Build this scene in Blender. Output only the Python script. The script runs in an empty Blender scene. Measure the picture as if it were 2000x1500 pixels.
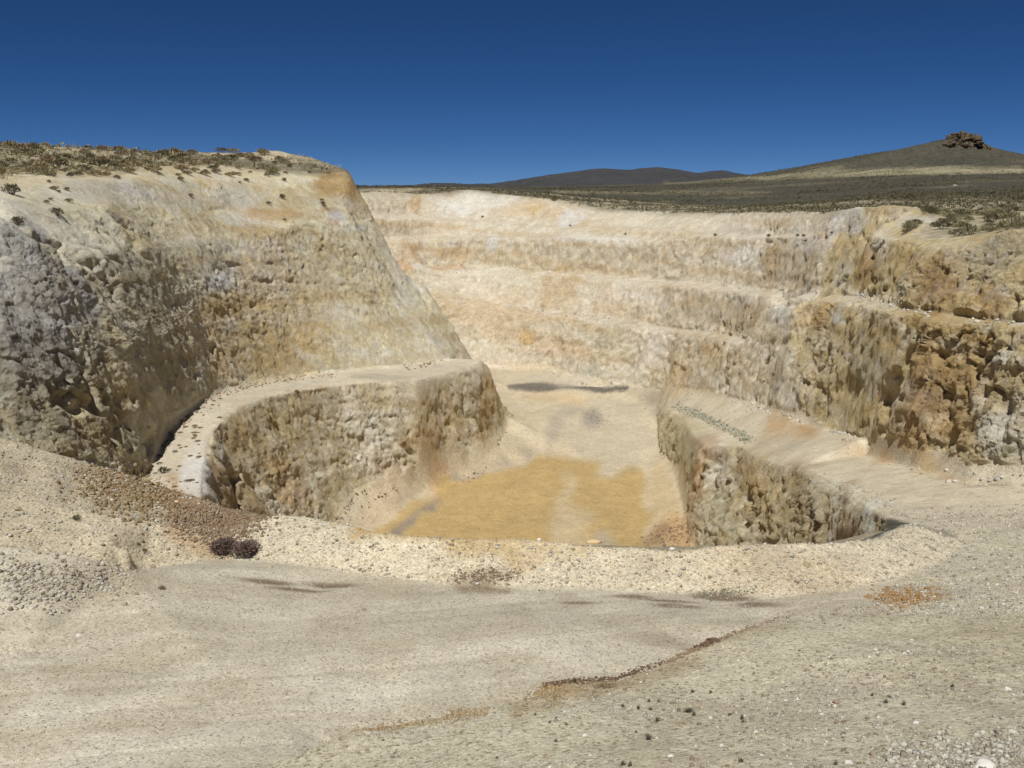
import bpy, math, random, time
import numpy as np
from mathutils.geometry import delaunay_2d_cdt
T0 = time.time()
rng = np.random.default_rng(7)
random.seed(7)
TH = math.radians(9.926); FP = 2000.0          # camera pitch, focal length in photo pixels
CT, ST = math.cos(TH), math.sin(TH)
scene = bpy.context.scene
COL = bpy.data.collections.new('pit'); scene.collection.children.link(COL)

# ------------------------------------------------------------------ survey points
def ray(px, py):
    a = (px-1000)/FP; b = (750-py)/FP
    x = a; y = CT + b*ST; z = -ST + b*CT
    h = math.hypot(x, y)
    return math.atan2(x, y), z/h               # azimuth, tan(elevation)
def R(px, py, r):
    u, t = ray(px, py); return (u, math.log(r), r*t)
def Z(px, py, z):
    u, t = ray(px, py); r = z/t
    return (u, math.log(r), z)
def H(px, r, z):
    k = (px-1000)/FP; u = math.atan(k)
    for _ in range(20):
        d = r*math.cos(u)*CT - z*ST
        u = math.asin(max(-.9, min(.9, k*d/r)))
    return (u, math.log(r), z)
def A(deg, r, z): return (math.radians(deg), math.log(r), z)
L = {}
def line(name, pts, ext=True):
    pts = list(pts)
    if ext:
        if pts[0][0] < -.5: pts.insert(0, (-.8, pts[0][1], pts[0][2]))
        if pts[-1][0] > .5: pts.append((.8, pts[-1][1], pts[-1][2]))
    L[name] = pts
def behind(src, dr, dz, ends=True):
    out = []
    for i, (u, v, z) in enumerate(src):
        f = 1.0
        if ends and (i == 0 or i == len(src)-1): f = .35
        out.append((u, math.log(math.exp(v)+dr*f), z+dz*f))
    return out
# --- foreground
line('feet0', [A(-40, .5, -1.7), A(-20, .5, -1.7), A(0, .5, -1.7), A(20, .5, -1.7), A(40, .5, -1.7)])
line('feet', [A(-40, 2, -2.1), A(-20, 2, -2.1), A(0, 2, -2.1), A(20, 2, -2.1), A(40, 2, -2.1)])
line('near', [Z(-250,1500,-12.7), Z(0,1500,-12.8), Z(400,1500,-12.6), Z(560,1500,-12.3), Z(1000,1500,-11.2),
              Z(1400,1500,-10), Z(1750,1500,-8.8), Z(2000,1500,-8), Z(2250,1500,-7.5)])
crestA = [Z(590,1470,-12.35), Z(690,1425,-12.3), Z(775,1414,-12.35), Z(850,1403,-12.3), Z(885,1384,-12.2), Z(960,1380,-12.3),
          Z(1025,1368,-12.45), Z(1060,1337,-12.4), Z(1130,1328,-12.5), Z(1200,1325,-12.5), Z(1300,1290,-12.7),
          Z(1380,1256,-12.9), Z(1440,1235,-13.05), Z(1550,1196,-13.4)]
line('crestA', crestA)
line('crestA_b', behind(crestA, .35, -1.05))
line('slopeR1', [Z(1500,1350,-11.9), Z(1800,1340,-11.1), Z(2000,1300,-11), Z(2250,1280,-10.5)])
line('slopeR2', [Z(1700,1205,-13.3), Z(1850,1190,-13.3), Z(2000,1150,-13.2), Z(2250,1120,-13)])
line('slopeR3', [Z(1920,1030,-15.0), Z(2050,1010,-15.0), Z(2250,1000,-14.6)])
line('road1', [Z(-250,1300,-13.6), Z(0,1300,-13.4), Z(500,1300,-13.35), Z(1000,1250,-13.5), Z(1300,1215,-13.6)])
line('road0', [Z(0,1420,-13.0), Z(300,1420,-13.0), Z(560,1410,-13.1)])
berm_toe = [Z(420,1095,-14.3), Z(520,1100,-14.4), Z(640,1110,-14.4), Z(760,1127,-14.4), Z(900,1146,-14.4), Z(1100,1152,-14.4),
            Z(1300,1158,-14.4), Z(1500,1165,-14.3), Z(1650,1155,-14.3), Z(1750,1130,-14.4), Z(1830,1100,-14.6), Z(1885,1060,-14.95)]
line('berm_toe', berm_toe)
berm_crest = [Z(455,1035,-14.2), Z(485,1022,-13.7), Z(520,1011,-13.4), Z(600,1008,-13.4), Z(680,1022,-13.4), Z(740,1040,-13.4), Z(860,1050,-13.4),
              Z(1050,1055,-13.4), Z(1180,1066,-13.4), Z(1330,1074,-13.4), Z(1400,1064,-13.4), Z(1500,1064,-13.5),
              Z(1600,1061,-13.7), Z(1680,1057,-13.9), Z(1720,1045,-14.15), Z(1770,1020,-14.7), Z(1825,1036,-15.3)]
line('berm_crest', berm_crest)
line('berm_back', behind(berm_crest[:14], 2.2, -1.2, False))
line('pit_near_crest', [H(440,57,-17.5), H(520,50,-16), H(700,46,-15.4), H(1000,45,-15.3), H(1300,45.5,-15.4), H(1500,47,-15.6), H(1640,48,-15.7), H(1700,49.5,-15.6)])
line('pit_near_toe', [H(458,74,-35), H(520,66,-38), H(700,60,-40), H(1000,60,-40), H(1300,62,-40), H(1450,64,-38), H(1600,60,-30), H(1670,56,-21)])
# --- left foreground ridges
line('ridge1', [R(-250,835,54), R(0,853,54), R(90,880,54), R(180,905,54), R(270,940,55), R(330,965,56), R(365,988,56), R(420,1000,55)])
line('ridge1_b', [H(-250,62,-16.5), H(0,62,-16.8), H(90,62.5,-17.6), H(180,63,-18.5), H(270,65,-19.8), H(330,66,-20.5), H(385,64,-20.8)])
line('val1', [R(-250,985,45), R(0,990,45), R(180,1000,44.5), R(300,1022,44), R(430,1052,43)])
line('spill', [R(430,992,51), R(500,1003,47.5)])
line('m3_back', [R(-250,1030,43), R(0,1030,43), R(140,1036,43), R(250,1058,41)])
line('m3_top', [R(-250,1045,39), R(0,1058,38.5), R(80,1068,38.2), R(145,1078,38), R(190,1092,37.8), R(240,1115,37.5)])
line('m3_toe', [Z(-250,1195,-13.9), Z(0,1185,-14), Z(90,1172,-14.1), Z(180,1166,-14.2), Z(240,1150,-14.3), Z(275,1120,-14.35)])
# --- left bench (catwalk) and lower-left wall
bench_out = [Z(396,968,-24.6), Z(400,912,-23.6), Z(413,846,-22.9), Z(448,800,-22.6), Z(525,774,-22.9), Z(650,750,-23.6), Z(735,742,-24), Z(818,743,-24.4),
             Z(880,728,-24.8), Z(930,712,-25), Z(947,702,-25)]
line('bench_out', bench_out)
bench_in = [Z(283,930,-25), Z(325,846,-23.5), Z(367,807,-22.6), Z(402,780,-22.2), Z(430,765,-22.6), Z(490,751,-23), Z(595,734,-23.8),
            Z(667,727,-24), Z(790,714,-24.6), Z(872,703,-25.1), Z(894,688,-25.4)]
line('bench_in', bench_in)
lw_toe = [H(452,86,-36), H(490,96,-37.5), H(540,104,-38.3), H(600,113,-38.4), Z(660,1006,-38.2), Z(690,962,-37.2), Z(790,928,-37.2), Z(870,902,-37.4), Z(947,880,-37.4), Z(975,850,-37.3), Z(988,828,-37)]
line('lw_toe', lw_toe)
line('lw_nose', [Z(947,702,-25), R(962,738,167), R(976,775,169), R(988,810,171)])
talus = [H(640,112,-40), Z(732,1028,-40), Z(825,961,-40), Z(912,930,-40), Z(1000,908,-40), Z(1075,893,-39.8)]
line('talus', talus)
line('lw_back', [H(925,200,-35.5), H(945,188,-36), H(985,183,-37), H(1005,180,-37.6)])
# --- pit floor and ramp
line('floor_r', [Z(1262,1050,-40), Z(1264,960,-40), Z(1262,900,-39.8)])
line('ramp_foot', [Z(1075,893,-39.8), Z(1150,892,-39.8), Z(1262,893,-39.8)])
line('ramp_mid', [Z(1110,830,-38.2), Z(1180,828,-38.2), Z(1250,830,-38.2)])
line('ramp_top', [Z(1120,782,-36.8), Z(1180,777,-36.7), Z(1260,775,-36.2), Z(1300,775,-35.3)])
line('spur', [Z(1120,782,-36.8), Z(1085,790,-36.6), Z(1070,815,-37), Z(1060,850,-38), Z(1050,872,-39.2)])
line('basin', [Z(1012,800,-37.6), Z(1040,806,-38.0), Z(1025,816,-38.0)])
line('basin_rim', [Z(1000,822,-37.4), Z(1030,830,-37.6), Z(1055,825,-37.6)])
line('bank_lo', [Z(990,768,-36.9), Z(1100,766,-36.9), Z(1227,764,-36.6)])
line('bank_hi', [Z(990,752,-35.5), Z(1100,751,-35.3), Z(1227,754,-35.2)])
# --- lower right wall
road_edge = [Z(1317,791,-34), Z(1360,810,-32), Z(1405,830,-30), Z(1468,861,-27), Z(1545,900,-24), Z(1615,938,-21.5), Z(1685,966,-19.5),
             Z(1755,997,-17.5), Z(1825,1036,-15.8)]
line('road_edge', road_edge)
rw_crest = [Z(1295,793,-35), Z(1325,808,-33.2), Z(1345,850,-30.4), Z(1370,868,-29.0), Z(1440,868,-27.7), Z(1475,893,-25.9), Z(1545,915,-24.4), Z(1643,964,-20.9), Z(1688,990,-18.6),
            Z(1730,1012,-16.9), Z(1722,1040,-15.8)]
line('rw_crest', rw_crest)
line('rw_toe', [Z(1285,800,-37), Z(1286,830,-38.2), Z(1290,878,-39), Z(1330,935,-38.2), Z(1345,1000,-38.6), Z(1345,1060,-38.4), H(1420,98,-39), H(1500,83,-37), H(1600,69,-31), H(1680,58,-22)])
# --- right wall: toe, bench, rim
rt_toe = [Z(1573,815,-24.4), Z(1601,833,-23.8), Z(1706,854,-20.6), Z(1765,873,-19.6), Z(1800,887,-19), Z(1846,886,-18.4), Z(1888,908,-17.6),
          Z(1972,913,-16.8), Z(2100,935,-16.2), Z(2250,955,-15.5)]
far_toe = [Z(961,719,-34.9), Z(1070,722,-34.8), Z(1133,737,-34.8), Z(1192,743,-34.5), Z(1280,751,-33.0), Z(1360,763,-31), Z(1440,780,-28.3), Z(1510,801,-26.0)]
line('far_toe', [H(905,222,-35)] + far_toe + rt_toe)
line('orange_apron', [Z(1632,860,-24.3), Z(1760,910,-20.9), Z(1890,938,-18.2), Z(1990,945,-17.3), Z(2250,985,-16)])
B3i = [R(832,519,252), R(909,523,252), R(970,527,248), R(1122,530,236), R(1245,544,224), R(1300,548,218), R(1400,556,198), R(1510,566,174),
       R(1608,570,148), R(1695,577,120), R(1790,604,99), R(1846,611,92), R(1916,622,87), R(2000,626,81), R(2250,645,70)]
line('B3i', B3i)
def zat(l, u): return float(np.interp(u, [p[0] for p in l], [p[2] for p in l]))
def on(l, px, py, dz=-.25):
    u, t = ray(px, py); z = zat(l, u)+dz; return (u, math.log(z/t), z)
B3o = [on(B3i, *p) for p in ((832,523),(909,527),(970,531),(1122,535),(1245,551),(1300,556),(1400,567),(1510,583),(1562,591),(1667,598),(1737,616),(1818,633),(1895,637),(2000,647),(2250,672))]
line('B3o', B3o)
B4i = [R(850,579,240), R(940,586,238), R(1045,607,228), R(1175,618,216), R(1280,635,207), R(1350,643,194), R(1405,648,180), R(1475,662,167), R(1545,672,153)]
line('B4i', B4i)
line('B4o', [on(B4i, *p) for p in ((850,583),(940,591),(1045,613),(1175,625),(1280,643),(1350,655),(1405,664),(1475,682),(1545,700))])
line('rnose', [R(1556,600,136), R(1547,640,134), R(1545,678,132), R(1566,713,130), R(1571,750,127), R(1564,790,124), Z(1573,815,-24.4)])
line('B4x', [H(1556,146,-20), H(1600,141,-20)])
B1i = [R(720,425,256), R(800,424,265), R(895,426,270), R(1035,440,258), R(1245,442,240), R(1394,458,216), R(1500,460,194), R(1615,457,164)]
line('B1i', B1i)
line('B1o', [on(B1i, *p, -.2) for p in ((720,427),(800,426),(895,428),(1035,442),(1245,445),(1394,461),(1500,464),(1615,463))])
B2i = [R(740,462,254), R(832,462,261), R(1000,461,254), R(1224,463,232), R(1320,473,222)]
line('B2i', B2i)
line('B2o', [on(B2i, *p, -.2) for p in ((740,464),(832,465),(1000,464),(1224,466),(1320,476))])
rim = [R(700,373,262), R(760,372,270), R(830,376,275), R(870,376,278), R(920,370,281), R(965,377,277), R(1000,381,272), R(1080,392,265), R(1180,408,254),
       R(1300,416,242), R(1400,418,226), R(1500,414,203), R(1600,415,177), R(1650,409,162), R(1678,401,150), R(1740,398,141), R(1790,401,133),
       R(1812,418,127), R(1800,440,121), R(1775,458,117), R(1810,468,110), R(1860,464,107), R(1900,462,104), R(2000,444,92), R(2250,432,80)]
line('rim', rim)
line('rshoulder', [R(1700,470,128), R(1760,480,113), R(1850,485,101), R(1930,478,95), R(2000,468,89), R(2250,455,78)])
line('rp1', [R(1840,452,116), R(1900,440,122), R(2000,425,115), R(2250,405,105)])
line('rp2', [R(1830,425,140), R(1900,420,170), R(2000,415,165), R(2250,400,150)])
# --- left upper wall
line('lt_hidden_toe', [H(-250,84,-22), H(0,84,-22.3), H(140,88,-23.3), H(230,93,-24.3), Z(283,930,-25)])
line('l_mid1', [R(-250,640,87), R(0,640,89), R(140,660,94), R(230,690,100), R(290,690,108), R(345,660,119), R(400,640,131), R(500,610,144), R(600,585,155), R(700,580,164), R(800,600,173), R(850,620,177)])
line('l_mid2', [R(-250,440,95), R(0,440,96), R(60,470,97), R(130,520,101), R(200,510,109), R(260,490,117), R(330,490,130), R(450,465,149), R(600,440,165), R(690,450,174), R(740,500,179)])
line('l_mid3', [R(-250,385,106), R(0,385,106), R(100,405,112), R(185,400,120), R(300,400,139), R(450,395,159), R(560,382,171), R(640,392,178), R(700,400,184)])
line('l_step', [R(60,362,119), R(180,352,129), R(320,352,150), R(450,352,165), R(540,352,176), R(600,348,182), R(680,372,184)])
line('l_rim', [R(-250,345,119), R(0,350,119), R(60,342,127), R(130,336,136), R(200,342,141), R(320,325,158), R(420,322,174), R(540,335,184), R(620,342,186), R(688,341,188)])
line('mound', [R(30,338,132), R(100,314,142), R(150,314,146), R(200,330,150)])
line('mound_b', [R(30,334,148), R(110,320,156), R(160,322,160), R(230,325,164)])
line('l_sky', [R(-250,288,165), R(0,285,168), R(100,287,178), R(200,293,186), R(300,298,194), R(400,295,201), R(480,296,203), R(520,290,204), R(545,290,204), R(570,299,202), R(610,306,199), R(660,322,193), R(680,328,190), R(688,341,188)])
line('l_back', [H(-250,260,5), H(0,300,6), H(300,340,6), H(500,300,2), H(620,290,-2), H(680,262,1)])
line('l_nose', [R(688,341,188), R(696,373,187), R(713,404,186), R(735,435,185), R(751,458,184.6), R(756,490,184.2), R(772,511,183.6), R(790,537,183), R(828,556,182.5), R(846,586,182), R(867,621,181.4), R(890,658,180), R(894,676,179), R(894,688,178)])
line('l_nose_b', [H(700,208,-8), H(722,206,-14), H(760,203,-22), H(800,202,-27), H(850,202,-31), H(890,202,-33)])
line('far_toe_h', [H(700,225,-20), H(740,228,-28), H(800,230,-33), H(860,228,-35), H(905,222,-35)])
# --- desert beyond
line('fp1', [R(700,369,330), R(900,366,360), R(1100,380,330), R(1300,402,330), R(1500,402,280), R(1700,390,240), R(1850,395,220), R(2000,392,210), R(2250,380,200)])
line('fp2', [R(700,371,700), R(900,370,750), R(1100,372,650), R(1300,382,560), R(1500,382,480), R(1700,372,430), R(2000,372,380), R(2250,365,350)])
line('fp3', [R(-250,400,1200), R(300,395,1400), R(700,372,1500), R(900,368,1500), R(1100,369,1300), R(1300,366,1050), R(1500,360,800), R(1700,345,640), R(2000,342,560), R(2250,340,500)])
line('fp4', [R(1480,345,1250), R(1530,336,1150), R(1600,319,1050), R(1700,299,980), R(1800,285,930), R(1836,280,915), R(1852,269,908), R(1870,264,902), R(1892,266,898), R(1908,270,895), R(1925,284,890), R(1960,298,880), R(2005,307,870), R(2250,340,840)])
line('fp5', [R(1250,360,1500), R(1400,352,1400), R(1480,346,1280)])
line('fp_back', [H(1480,1700,10), H(1700,1500,20), H(2000,1300,10), H(2250,1300,0)])
line('hills', [R(-250,398,3800), R(300,392,3800), R(700,369,3800), R(830,367,3800), R(895,365,3700), R(915,360,3600), R(940,356,3600), R(965,361,3600), R(985,361,3600), R(1010,359,3600), R(1045,352,3600), R(1075,343,3600), R(1110,335,3600),
               R(1150,329,3600), R(1172,327,3600), R(1200,330,3600), R(1228,332,3600), R(1255,329,3600), R(1285,327,3600), R(1320,332,3600), R(1345,338,3600), R(1365,342,3600), R(1382,339,3600),
               R(1402,335,3600), R(1425,340,3600), R(1480,346,3600), R(1700,350,3600), R(2250,370,3600)])
line('hillfoot', [R(700,371,2500), R(950,368,2500), R(1200,366,2500), R(1400,364,2500), R(1700,380,2600), R(2250,390,2600)])
line('edge', [A(-40,9000,-20), A(-20,9000,-20), A(0,9000,-20), A(20,9000,-20), A(40,9000,-20)])

# ------------------------------------------------------------------ triangulated survey -> dense grid
def lerp3(p, q, t):
    x0, y0 = math.exp(p[1])*math.sin(p[0]), math.exp(p[1])*math.cos(p[0])
    x1, y1 = math.exp(q[1])*math.sin(q[0]), math.exp(q[1])*math.cos(q[0])
    if abs(p[0]) > .75 or abs(q[0]) > .75:
        return (p[0]+(q[0]-p[0])*t, p[1]+(q[1]-p[1])*t, p[2]+(q[2]-p[2])*t)
    x, y = x0+(x1-x0)*t, y0+(y1-y0)*t
    return (math.atan2(x, y), math.log(math.hypot(x, y)), p[2]+(q[2]-p[2])*t)
V, E = [], []
vid = {}
def addv(p):
    k = (round(p[0], 6), round(p[1], 6))
    if k not in vid: vid[k] = len(V); V.append(p)
    return vid[k]
for nm, pts in L.items():
    # smooth polylines slightly by corner subdivision
    prev = None
    for i in range(len(pts)-1):
        p, q = pts[i], pts[i+1]
        n = max(1, int(math.hypot(p[0]-q[0], p[1]-q[1])/.02))
        for k in range(n+1):
            a = addv(p if k == 0 else q if k == n else lerp3(p, q, k/n))
            if prev is not None and prev != a: E.append((prev, a))
            prev = a
ov, oe, of, o1, o2, o3 = delaunay_2d_cdt([(p[0], p[1]) for p in V], E, [], 0, 1e-7)
TV = np.array([(p[0], p[1]) for p in ov])
TZ = np.zeros(len(ov))
VA = np.array(V)
for i, orig in enumerate(o1):
    if orig: TZ[i] = V[orig[0]][2]
    else:
        d = (VA[:, 0]-TV[i, 0])**2+(VA[:, 1]-TV[i, 1])**2
        j = np.argsort(d)[:2]; w = 1/(d[j]+1e-9); TZ[i] = (VA[j, 2]*w).sum()/w.sum()
print('tin', len(ov), len(of), 'crossings', sum(1 for o in o1 if not o))

DU, DV = .0009, .0016
UM = .60
uc = np.arange(-UM, UM+DU/2, DU); vc = np.arange(math.log(.6), math.log(8800), DV)
HG = np.full((len(uc), len(vc)), np.nan, np.float32)
for tri in of:
    if len(tri) != 3: continue
    a, b, c = (TV[i] for i in tri); za, zb, zc = (TZ[i] for i in tri)
    u0, u1 = min(a[0], b[0], c[0]), max(a[0], b[0], c[0]); v0, v1 = min(a[1], b[1], c[1]), max(a[1], b[1], c[1])
    i0, i1 = max(0, int(math.ceil((u0-uc[0])/DU-1e-6))), min(len(uc)-1, int(math.floor((u1-uc[0])/DU+1e-6)))
    j0, j1 = max(0, int(math.ceil((v0-vc[0])/DV-1e-6))), min(len(vc)-1, int(math.floor((v1-vc[0])/DV+1e-6)))
    if i1 < i0 or j1 < j0: continue
    U, W = uc[i0:i1+1, None], vc[None, j0:j1+1]
    den = (b[1]-c[1])*(a[0]-c[0])+(c[0]-b[0])*(a[1]-c[1])
    if abs(den) < 1e-14: continue
    l1 = ((b[1]-c[1])*(U-c[0])+(c[0]-b[0])*(W-c[1]))/den
    l2 = ((c[1]-a[1])*(U-c[0])+(a[0]-c[0])*(W-c[1]))/den
    l3 = 1-l1-l2
    m = (l1 >= -1e-6) & (l2 >= -1e-6) & (l3 >= -1e-6)
    sub = HG[i0:i1+1, j0:j1+1]
    sub[m] = (l1*za+l2*zb+l3*zc)[m]
bad = np.isnan(HG)
print('holes', bad.mean())
if bad.any():
    for i in np.where(bad.any(1))[0]:
        g = ~bad[i]; HG[i] = np.interp(vc, vc[g], HG[i, g])
def box1(a, k, ax):
    if k < 1: return a
    c = np.cumsum(np.concatenate([np.repeat(np.take(a, [0], ax), k+1, ax), a, np.repeat(np.take(a, [-1], ax), k, ax)], ax), ax, dtype=np.float64)
    n = a.shape[ax]
    return ((np.take(c, range(2*k+1, 2*k+1+n), ax)-np.take(c, range(0, n), ax))/(2*k+1)).astype(np.float32)
for _ in range(2):
    HG = box1(box1(HG, 2, 1), 3, 0)

# resample each column so that rows are spread by how large they show
NR = 1560
rr = np.exp(vc)[None, :].astype(np.float32)
phi = np.arctan2(-HG, rr)
dphi = np.diff(phi, axis=1); dz = np.diff(HG, axis=1); dr = np.diff(rr, axis=1)
ds = np.sqrt(dz**2+dr**2)/rr[:, 1:]
w = np.where(dphi < 0, -dphi, .30*dphi) + .09*ds
w = box1(box1(box1(w, 12, 0), 12, 0), 5, 1)
w *= np.where(rr[:, 1:] < 9, .1, 1)
cum = np.concatenate([np.zeros((len(uc), 1)), np.cumsum(w, 1)], 1); cum /= cum[:, -1:]
tt = np.linspace(0, 1, NR)
RG = np.empty((len(uc), NR), np.float64); ZG = np.empty_like(RG)
for i in range(len(uc)):
    vv = np.interp(tt, cum[i], vc); RG[i] = np.exp(vv); ZG[i] = np.interp(vv, vc, HG[i])
UG = np.repeat(uc[:, None], NR, 1)
P = np.stack([RG*np.sin(UG), RG*np.cos(UG), ZG], -1)
def gridnormal(P):
    du = np.gradient(P, axis=0); dv = np.gradient(P, axis=1)
    n = np.cross(du, dv); n /= np.linalg.norm(n, axis=-1, keepdims=True)+1e-12
    n[n[..., 2] < 0] *= -1
    return n
N0 = gridnormal(P)
print('grid', P.shape, time.time()-T0)

# ------------------------------------------------------------------ noise
def _h(ix, iy, iz, s):
    h = (ix.astype(np.uint32)*np.uint32(374761393) + iy.astype(np.uint32)*np.uint32(668265263) + iz.astype(np.uint32)*np.uint32(2147483647) + np.uint32((s*974634777) & 0xffffffff))
    h = (h ^ (h >> np.uint32(13)))*np.uint32(1274126177)
    h = (h ^ (h >> np.uint32(15)))*np.uint32(2246822519)
    return ((h ^ (h >> np.uint32(16))) & np.uint32(0xffffff)).astype(np.float32)/16777216.
def vnoise(x, y, z, s=0):
    fx, fy, fz = np.floor(x), np.floor(y), np.floor(z)
    ix, iy, iz = fx.astype(np.int32), fy.astype(np.int32), fz.astype(np.int32)
    a, b, c = (x-fx).astype(np.float32), (y-fy).astype(np.float32), (z-fz).astype(np.float32)
    a = a*a*(3-2*a); b = b*b*(3-2*b); c = c*c*(3-2*c)
    o = 0
    for dx in (0, 1):
        for dy in (0, 1):
            for dzz in (0, 1):
                o = o + (a if dx else 1-a)*(b if dy else 1-b)*(c if dzz else 1-c)*_h(ix+dx, iy+dy, iz+dzz, s)
    return o*2-1
def fbm(x, y, z, o=4, s=0, g=.5):
    t = 0; a = 1; n = 0
    for k in range(o):
        t = t + a*vnoise(x*2**k+k*7.3, y*2**k-k*3.1, z*2**k+k*1.7, s+k); n += a; a *= g
    return t/n
def ridged(x, y, z, o=3, s=0):
    t = 0; a = 1; n = 0
    for k in range(o):
        t = t + a*(1-np.abs(vnoise(x*2**k+k*5.3, y*2**k-k*2.1, z*2**k+k*9.7, s+k))*2); n += a; a *= .5
    return t/n
def worley(x, y, z, s=0):
    fx, fy, fz = np.floor(x-.5), np.floor(y-.5), np.floor(z-.5)
    ix, iy, iz = fx.astype(np.int32), fy.astype(np.int32), fz.astype(np.int32)
    d1 = np.full(x.shape, 9., np.float32); d2 = d1.copy(); cid = np.zeros(x.shape, np.float32); tl = cid.copy()
    for dx in (0, 1):
        for dy in (0, 1):
            for dzz in (0, 1):
                jx, jy, jz = ix+dx, iy+dy, iz+dzz
                h = _h(jx, jy, jz, s)
                px = jx+.15+.7*h; py = jy+.15+.7*_h(jx, jy, jz, s+11); pz = jz+.15+.7*_h(jx, jy, jz, s+23)
                d = ((px-x)**2+(py-y)**2+(pz-z)**2).astype(np.float32)
                nw = d < d1
                d2 = np.where(nw, d1, np.minimum(d2, d)); cid = np.where(nw, h, cid)
                h2 = (h*7.31) % 1; h3 = (h*17.77) % 1
                tl = np.where(nw, ((h2-.5)*(x-px)+(h3-.5)*(y-py)+((h2*5.3) % 1-.5)*(z-pz)).astype(np.float32), tl); d1 = np.where(nw, d, d1)
    worley.tilt = tl
    return np.sqrt(d1), np.sqrt(d2), cid
def sst(a, b, x):
    t = np.clip((x-a)/(b-a), 0, 1); return t*t*(3-2*t)

# ------------------------------------------------------------------ regions in (azimuth, ln r)
VG = np.log(RG)
def inpoly(poly, U, W):
    poly = np.array([(p[0], p[1]) for p in poly]); ins = np.zeros(U.shape, bool)
    x0, y0 = poly[-1]
    b = (U >= poly[:, 0].min()) & (U <= poly[:, 0].max()) & (W >= poly[:, 1].min()) & (W <= poly[:, 1].max())
    u, w_ = U[b], W[b]; res = np.zeros(u.shape, bool)
    for x1, y1 in poly:
        if y0 != y1:
            c = ((w_ < y0) != (w_ < y1)) & (u < (x1-x0)*(w_-y0)/(y1-y0)+x0)
            res ^= c
        x0, y0 = x1, y1
    ins[b] = res
    return ins
names = ['hills', 'plateau', 'pit_wall_far', 'pit_wall_left', 'pit_wall_right', 'pit_wall_lower_left', 'pit_wall_lower_right', 'pit_wall_near',
         'pit_floor', 'haul_road', 'bench', 'berm', 'mound', 'road', 'gravel_slope', 'distant_hills']
ID = {n: i for i, n in enumerate(names)}
REG = np.full(UG.shape, ID['hills'], np.int8)
def setr(name, poly): REG[inpoly(poly, UG, VG)] = ID[name]
rv = lambda l: list(reversed(l))
# near part: everything nearer than the pit / right road
setr('gravel_slope', [(-.8, -1, 0), (.8, -1, 0)] + rv(L['slopeR3'][:]) + [(L['berm_toe'][-1])] + rv(L['berm_toe'][:-1]) + [L['m3_toe'][-1]] + rv(L['m3_toe'][:-1]))
setr('road', [(-.8, math.log(18.5), 0), L['near'][3]] + L['crestA_b'] + [Z(1700,1180,-13.9), Z(1750,1130,-14.4)] + rv(L['berm_toe'][:9]) + [L['m3_toe'][-1]] + rv(L['m3_toe'][:-1]))
setr('mound', L['m3_toe'] + [L['berm_toe'][0], L['spill'][1], L['spill'][0]] + rv(L['ridge1_b']))
setr('berm', L['berm_toe'] + rv(L['berm_crest'][14:]) + rv(L['berm_back']) + [L['spill'][1]])
setr('pit_wall_far', [H(690,150,-20)] + L['rim'][:14] + [H(1600,110,-20)])
setr('pit_wall_near', L['berm_back'] + [L['rw_crest'][-1], L['rw_crest'][-2]] + rv(L['pit_near_toe']) + [L['spill'][0]])
setr('pit_floor', L['pit_near_toe'] + rv(L['rw_toe']) + L['rw_crest'][:1] + L['road_edge'][:1] + [Z(1330,775,-33.5)] + rv(L['far_toe'][:8]) + L['lw_back'] + rv(L['lw_toe']))
setr('pit_wall_lower_right', L['rw_toe'] + [L['rw_crest'][-1]] + rv(L['rw_crest'][:-1]))
setr('haul_road', L['rw_crest'][::-1][1:] + [L['road_edge'][0], Z(1330,775,-33.5)] + L['far_toe'][6:] + rv(L['slopeR3']) + [L['berm_toe'][-1], L['road_edge'][-1]])
setr('pit_wall_lower_left', L['lw_toe'] + L['lw_nose'][::-1] + L['bench_out'][::-1] + [H(430,62,-22)])
setr('pit_wall_lower_left', L['lw_nose'] + rv(L['lw_back']))
setr('bench', L['bench_out'] + L['bench_in'][::-1] + [L['ridge1_b'][-2], L['ridge1_b'][-1]])
setr('pit_wall_left', L['lt_hidden_toe'] + L['bench_in'][1:] + L['l_nose'][::-1][1:] + L['l_rim'][::-1])
setr('pit_wall_left', L['ridge1_b'] + rv(L['lt_hidden_toe']))
setr('pit_wall_left', L['l_nose'] + rv(L['l_nose_b']))
setr('pit_wall_far', L['far_toe_h'][::-1] + rv([p for p in L['l_nose_b']])[::-1] + [L['lw_back'][0]] + rv([L['far_toe'][0]]))
setr('pit_wall_far', [L['l_sky'][-1]] + L['l_nose_b'] + [L['far_toe'][0]] + L['far_toe'][1:9] + [L['rnose'][-2], L['rnose'][3], L['rnose'][0], R(1608,570,148), R(1640,500,160), R(1660,440,156)] + L['rim'][:14][::-1])
setr('pit_wall_right', [L['far_toe'][9]] + L['far_toe'][10:] + L['rim'][13:][::-1] + [R(1660,440,156), R(1640,500,160), R(1608,570,148)] + L['rnose'])
setr('plateau', L['rim'] + L['fp1'][::-1] + [(L['l_back'][-1])] + L['l_back'][::-1] + L['l_rim'])
REG[(VG > math.log(1900))] = ID['distant_hills']
print('regions', {n: int((REG == i).sum()) for n, i in ID.items()}, time.time()-T0)
def soft(name_list, k=6):
    m = np.isin(REG, [ID[n] for n in name_list]).astype(np.float32)
    return box1(box1(m, k, 0), k, 1)

# ------------------------------------------------------------------ relief
X, Y, Zz = (P[..., i].astype(np.float32) for i in range(3))
slope = np.degrees(np.arccos(np.clip(N0[..., 2], 0, 1))).astype(np.float32)
walls = soft(['pit_wall_far', 'pit_wall_left', 'pit_wall_right', 'pit_wall_lower_left', 'pit_wall_lower_right', 'pit_wall_near'], 1)
SL = box1(box1(slope, 3, 0), 3, 1)
rock = walls*sst(27, 45, SL-9*sst(.25, -.25, fbm(X*.09, Y*.09, Zz*.14, 4, 2))*(SL < 55))
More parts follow.
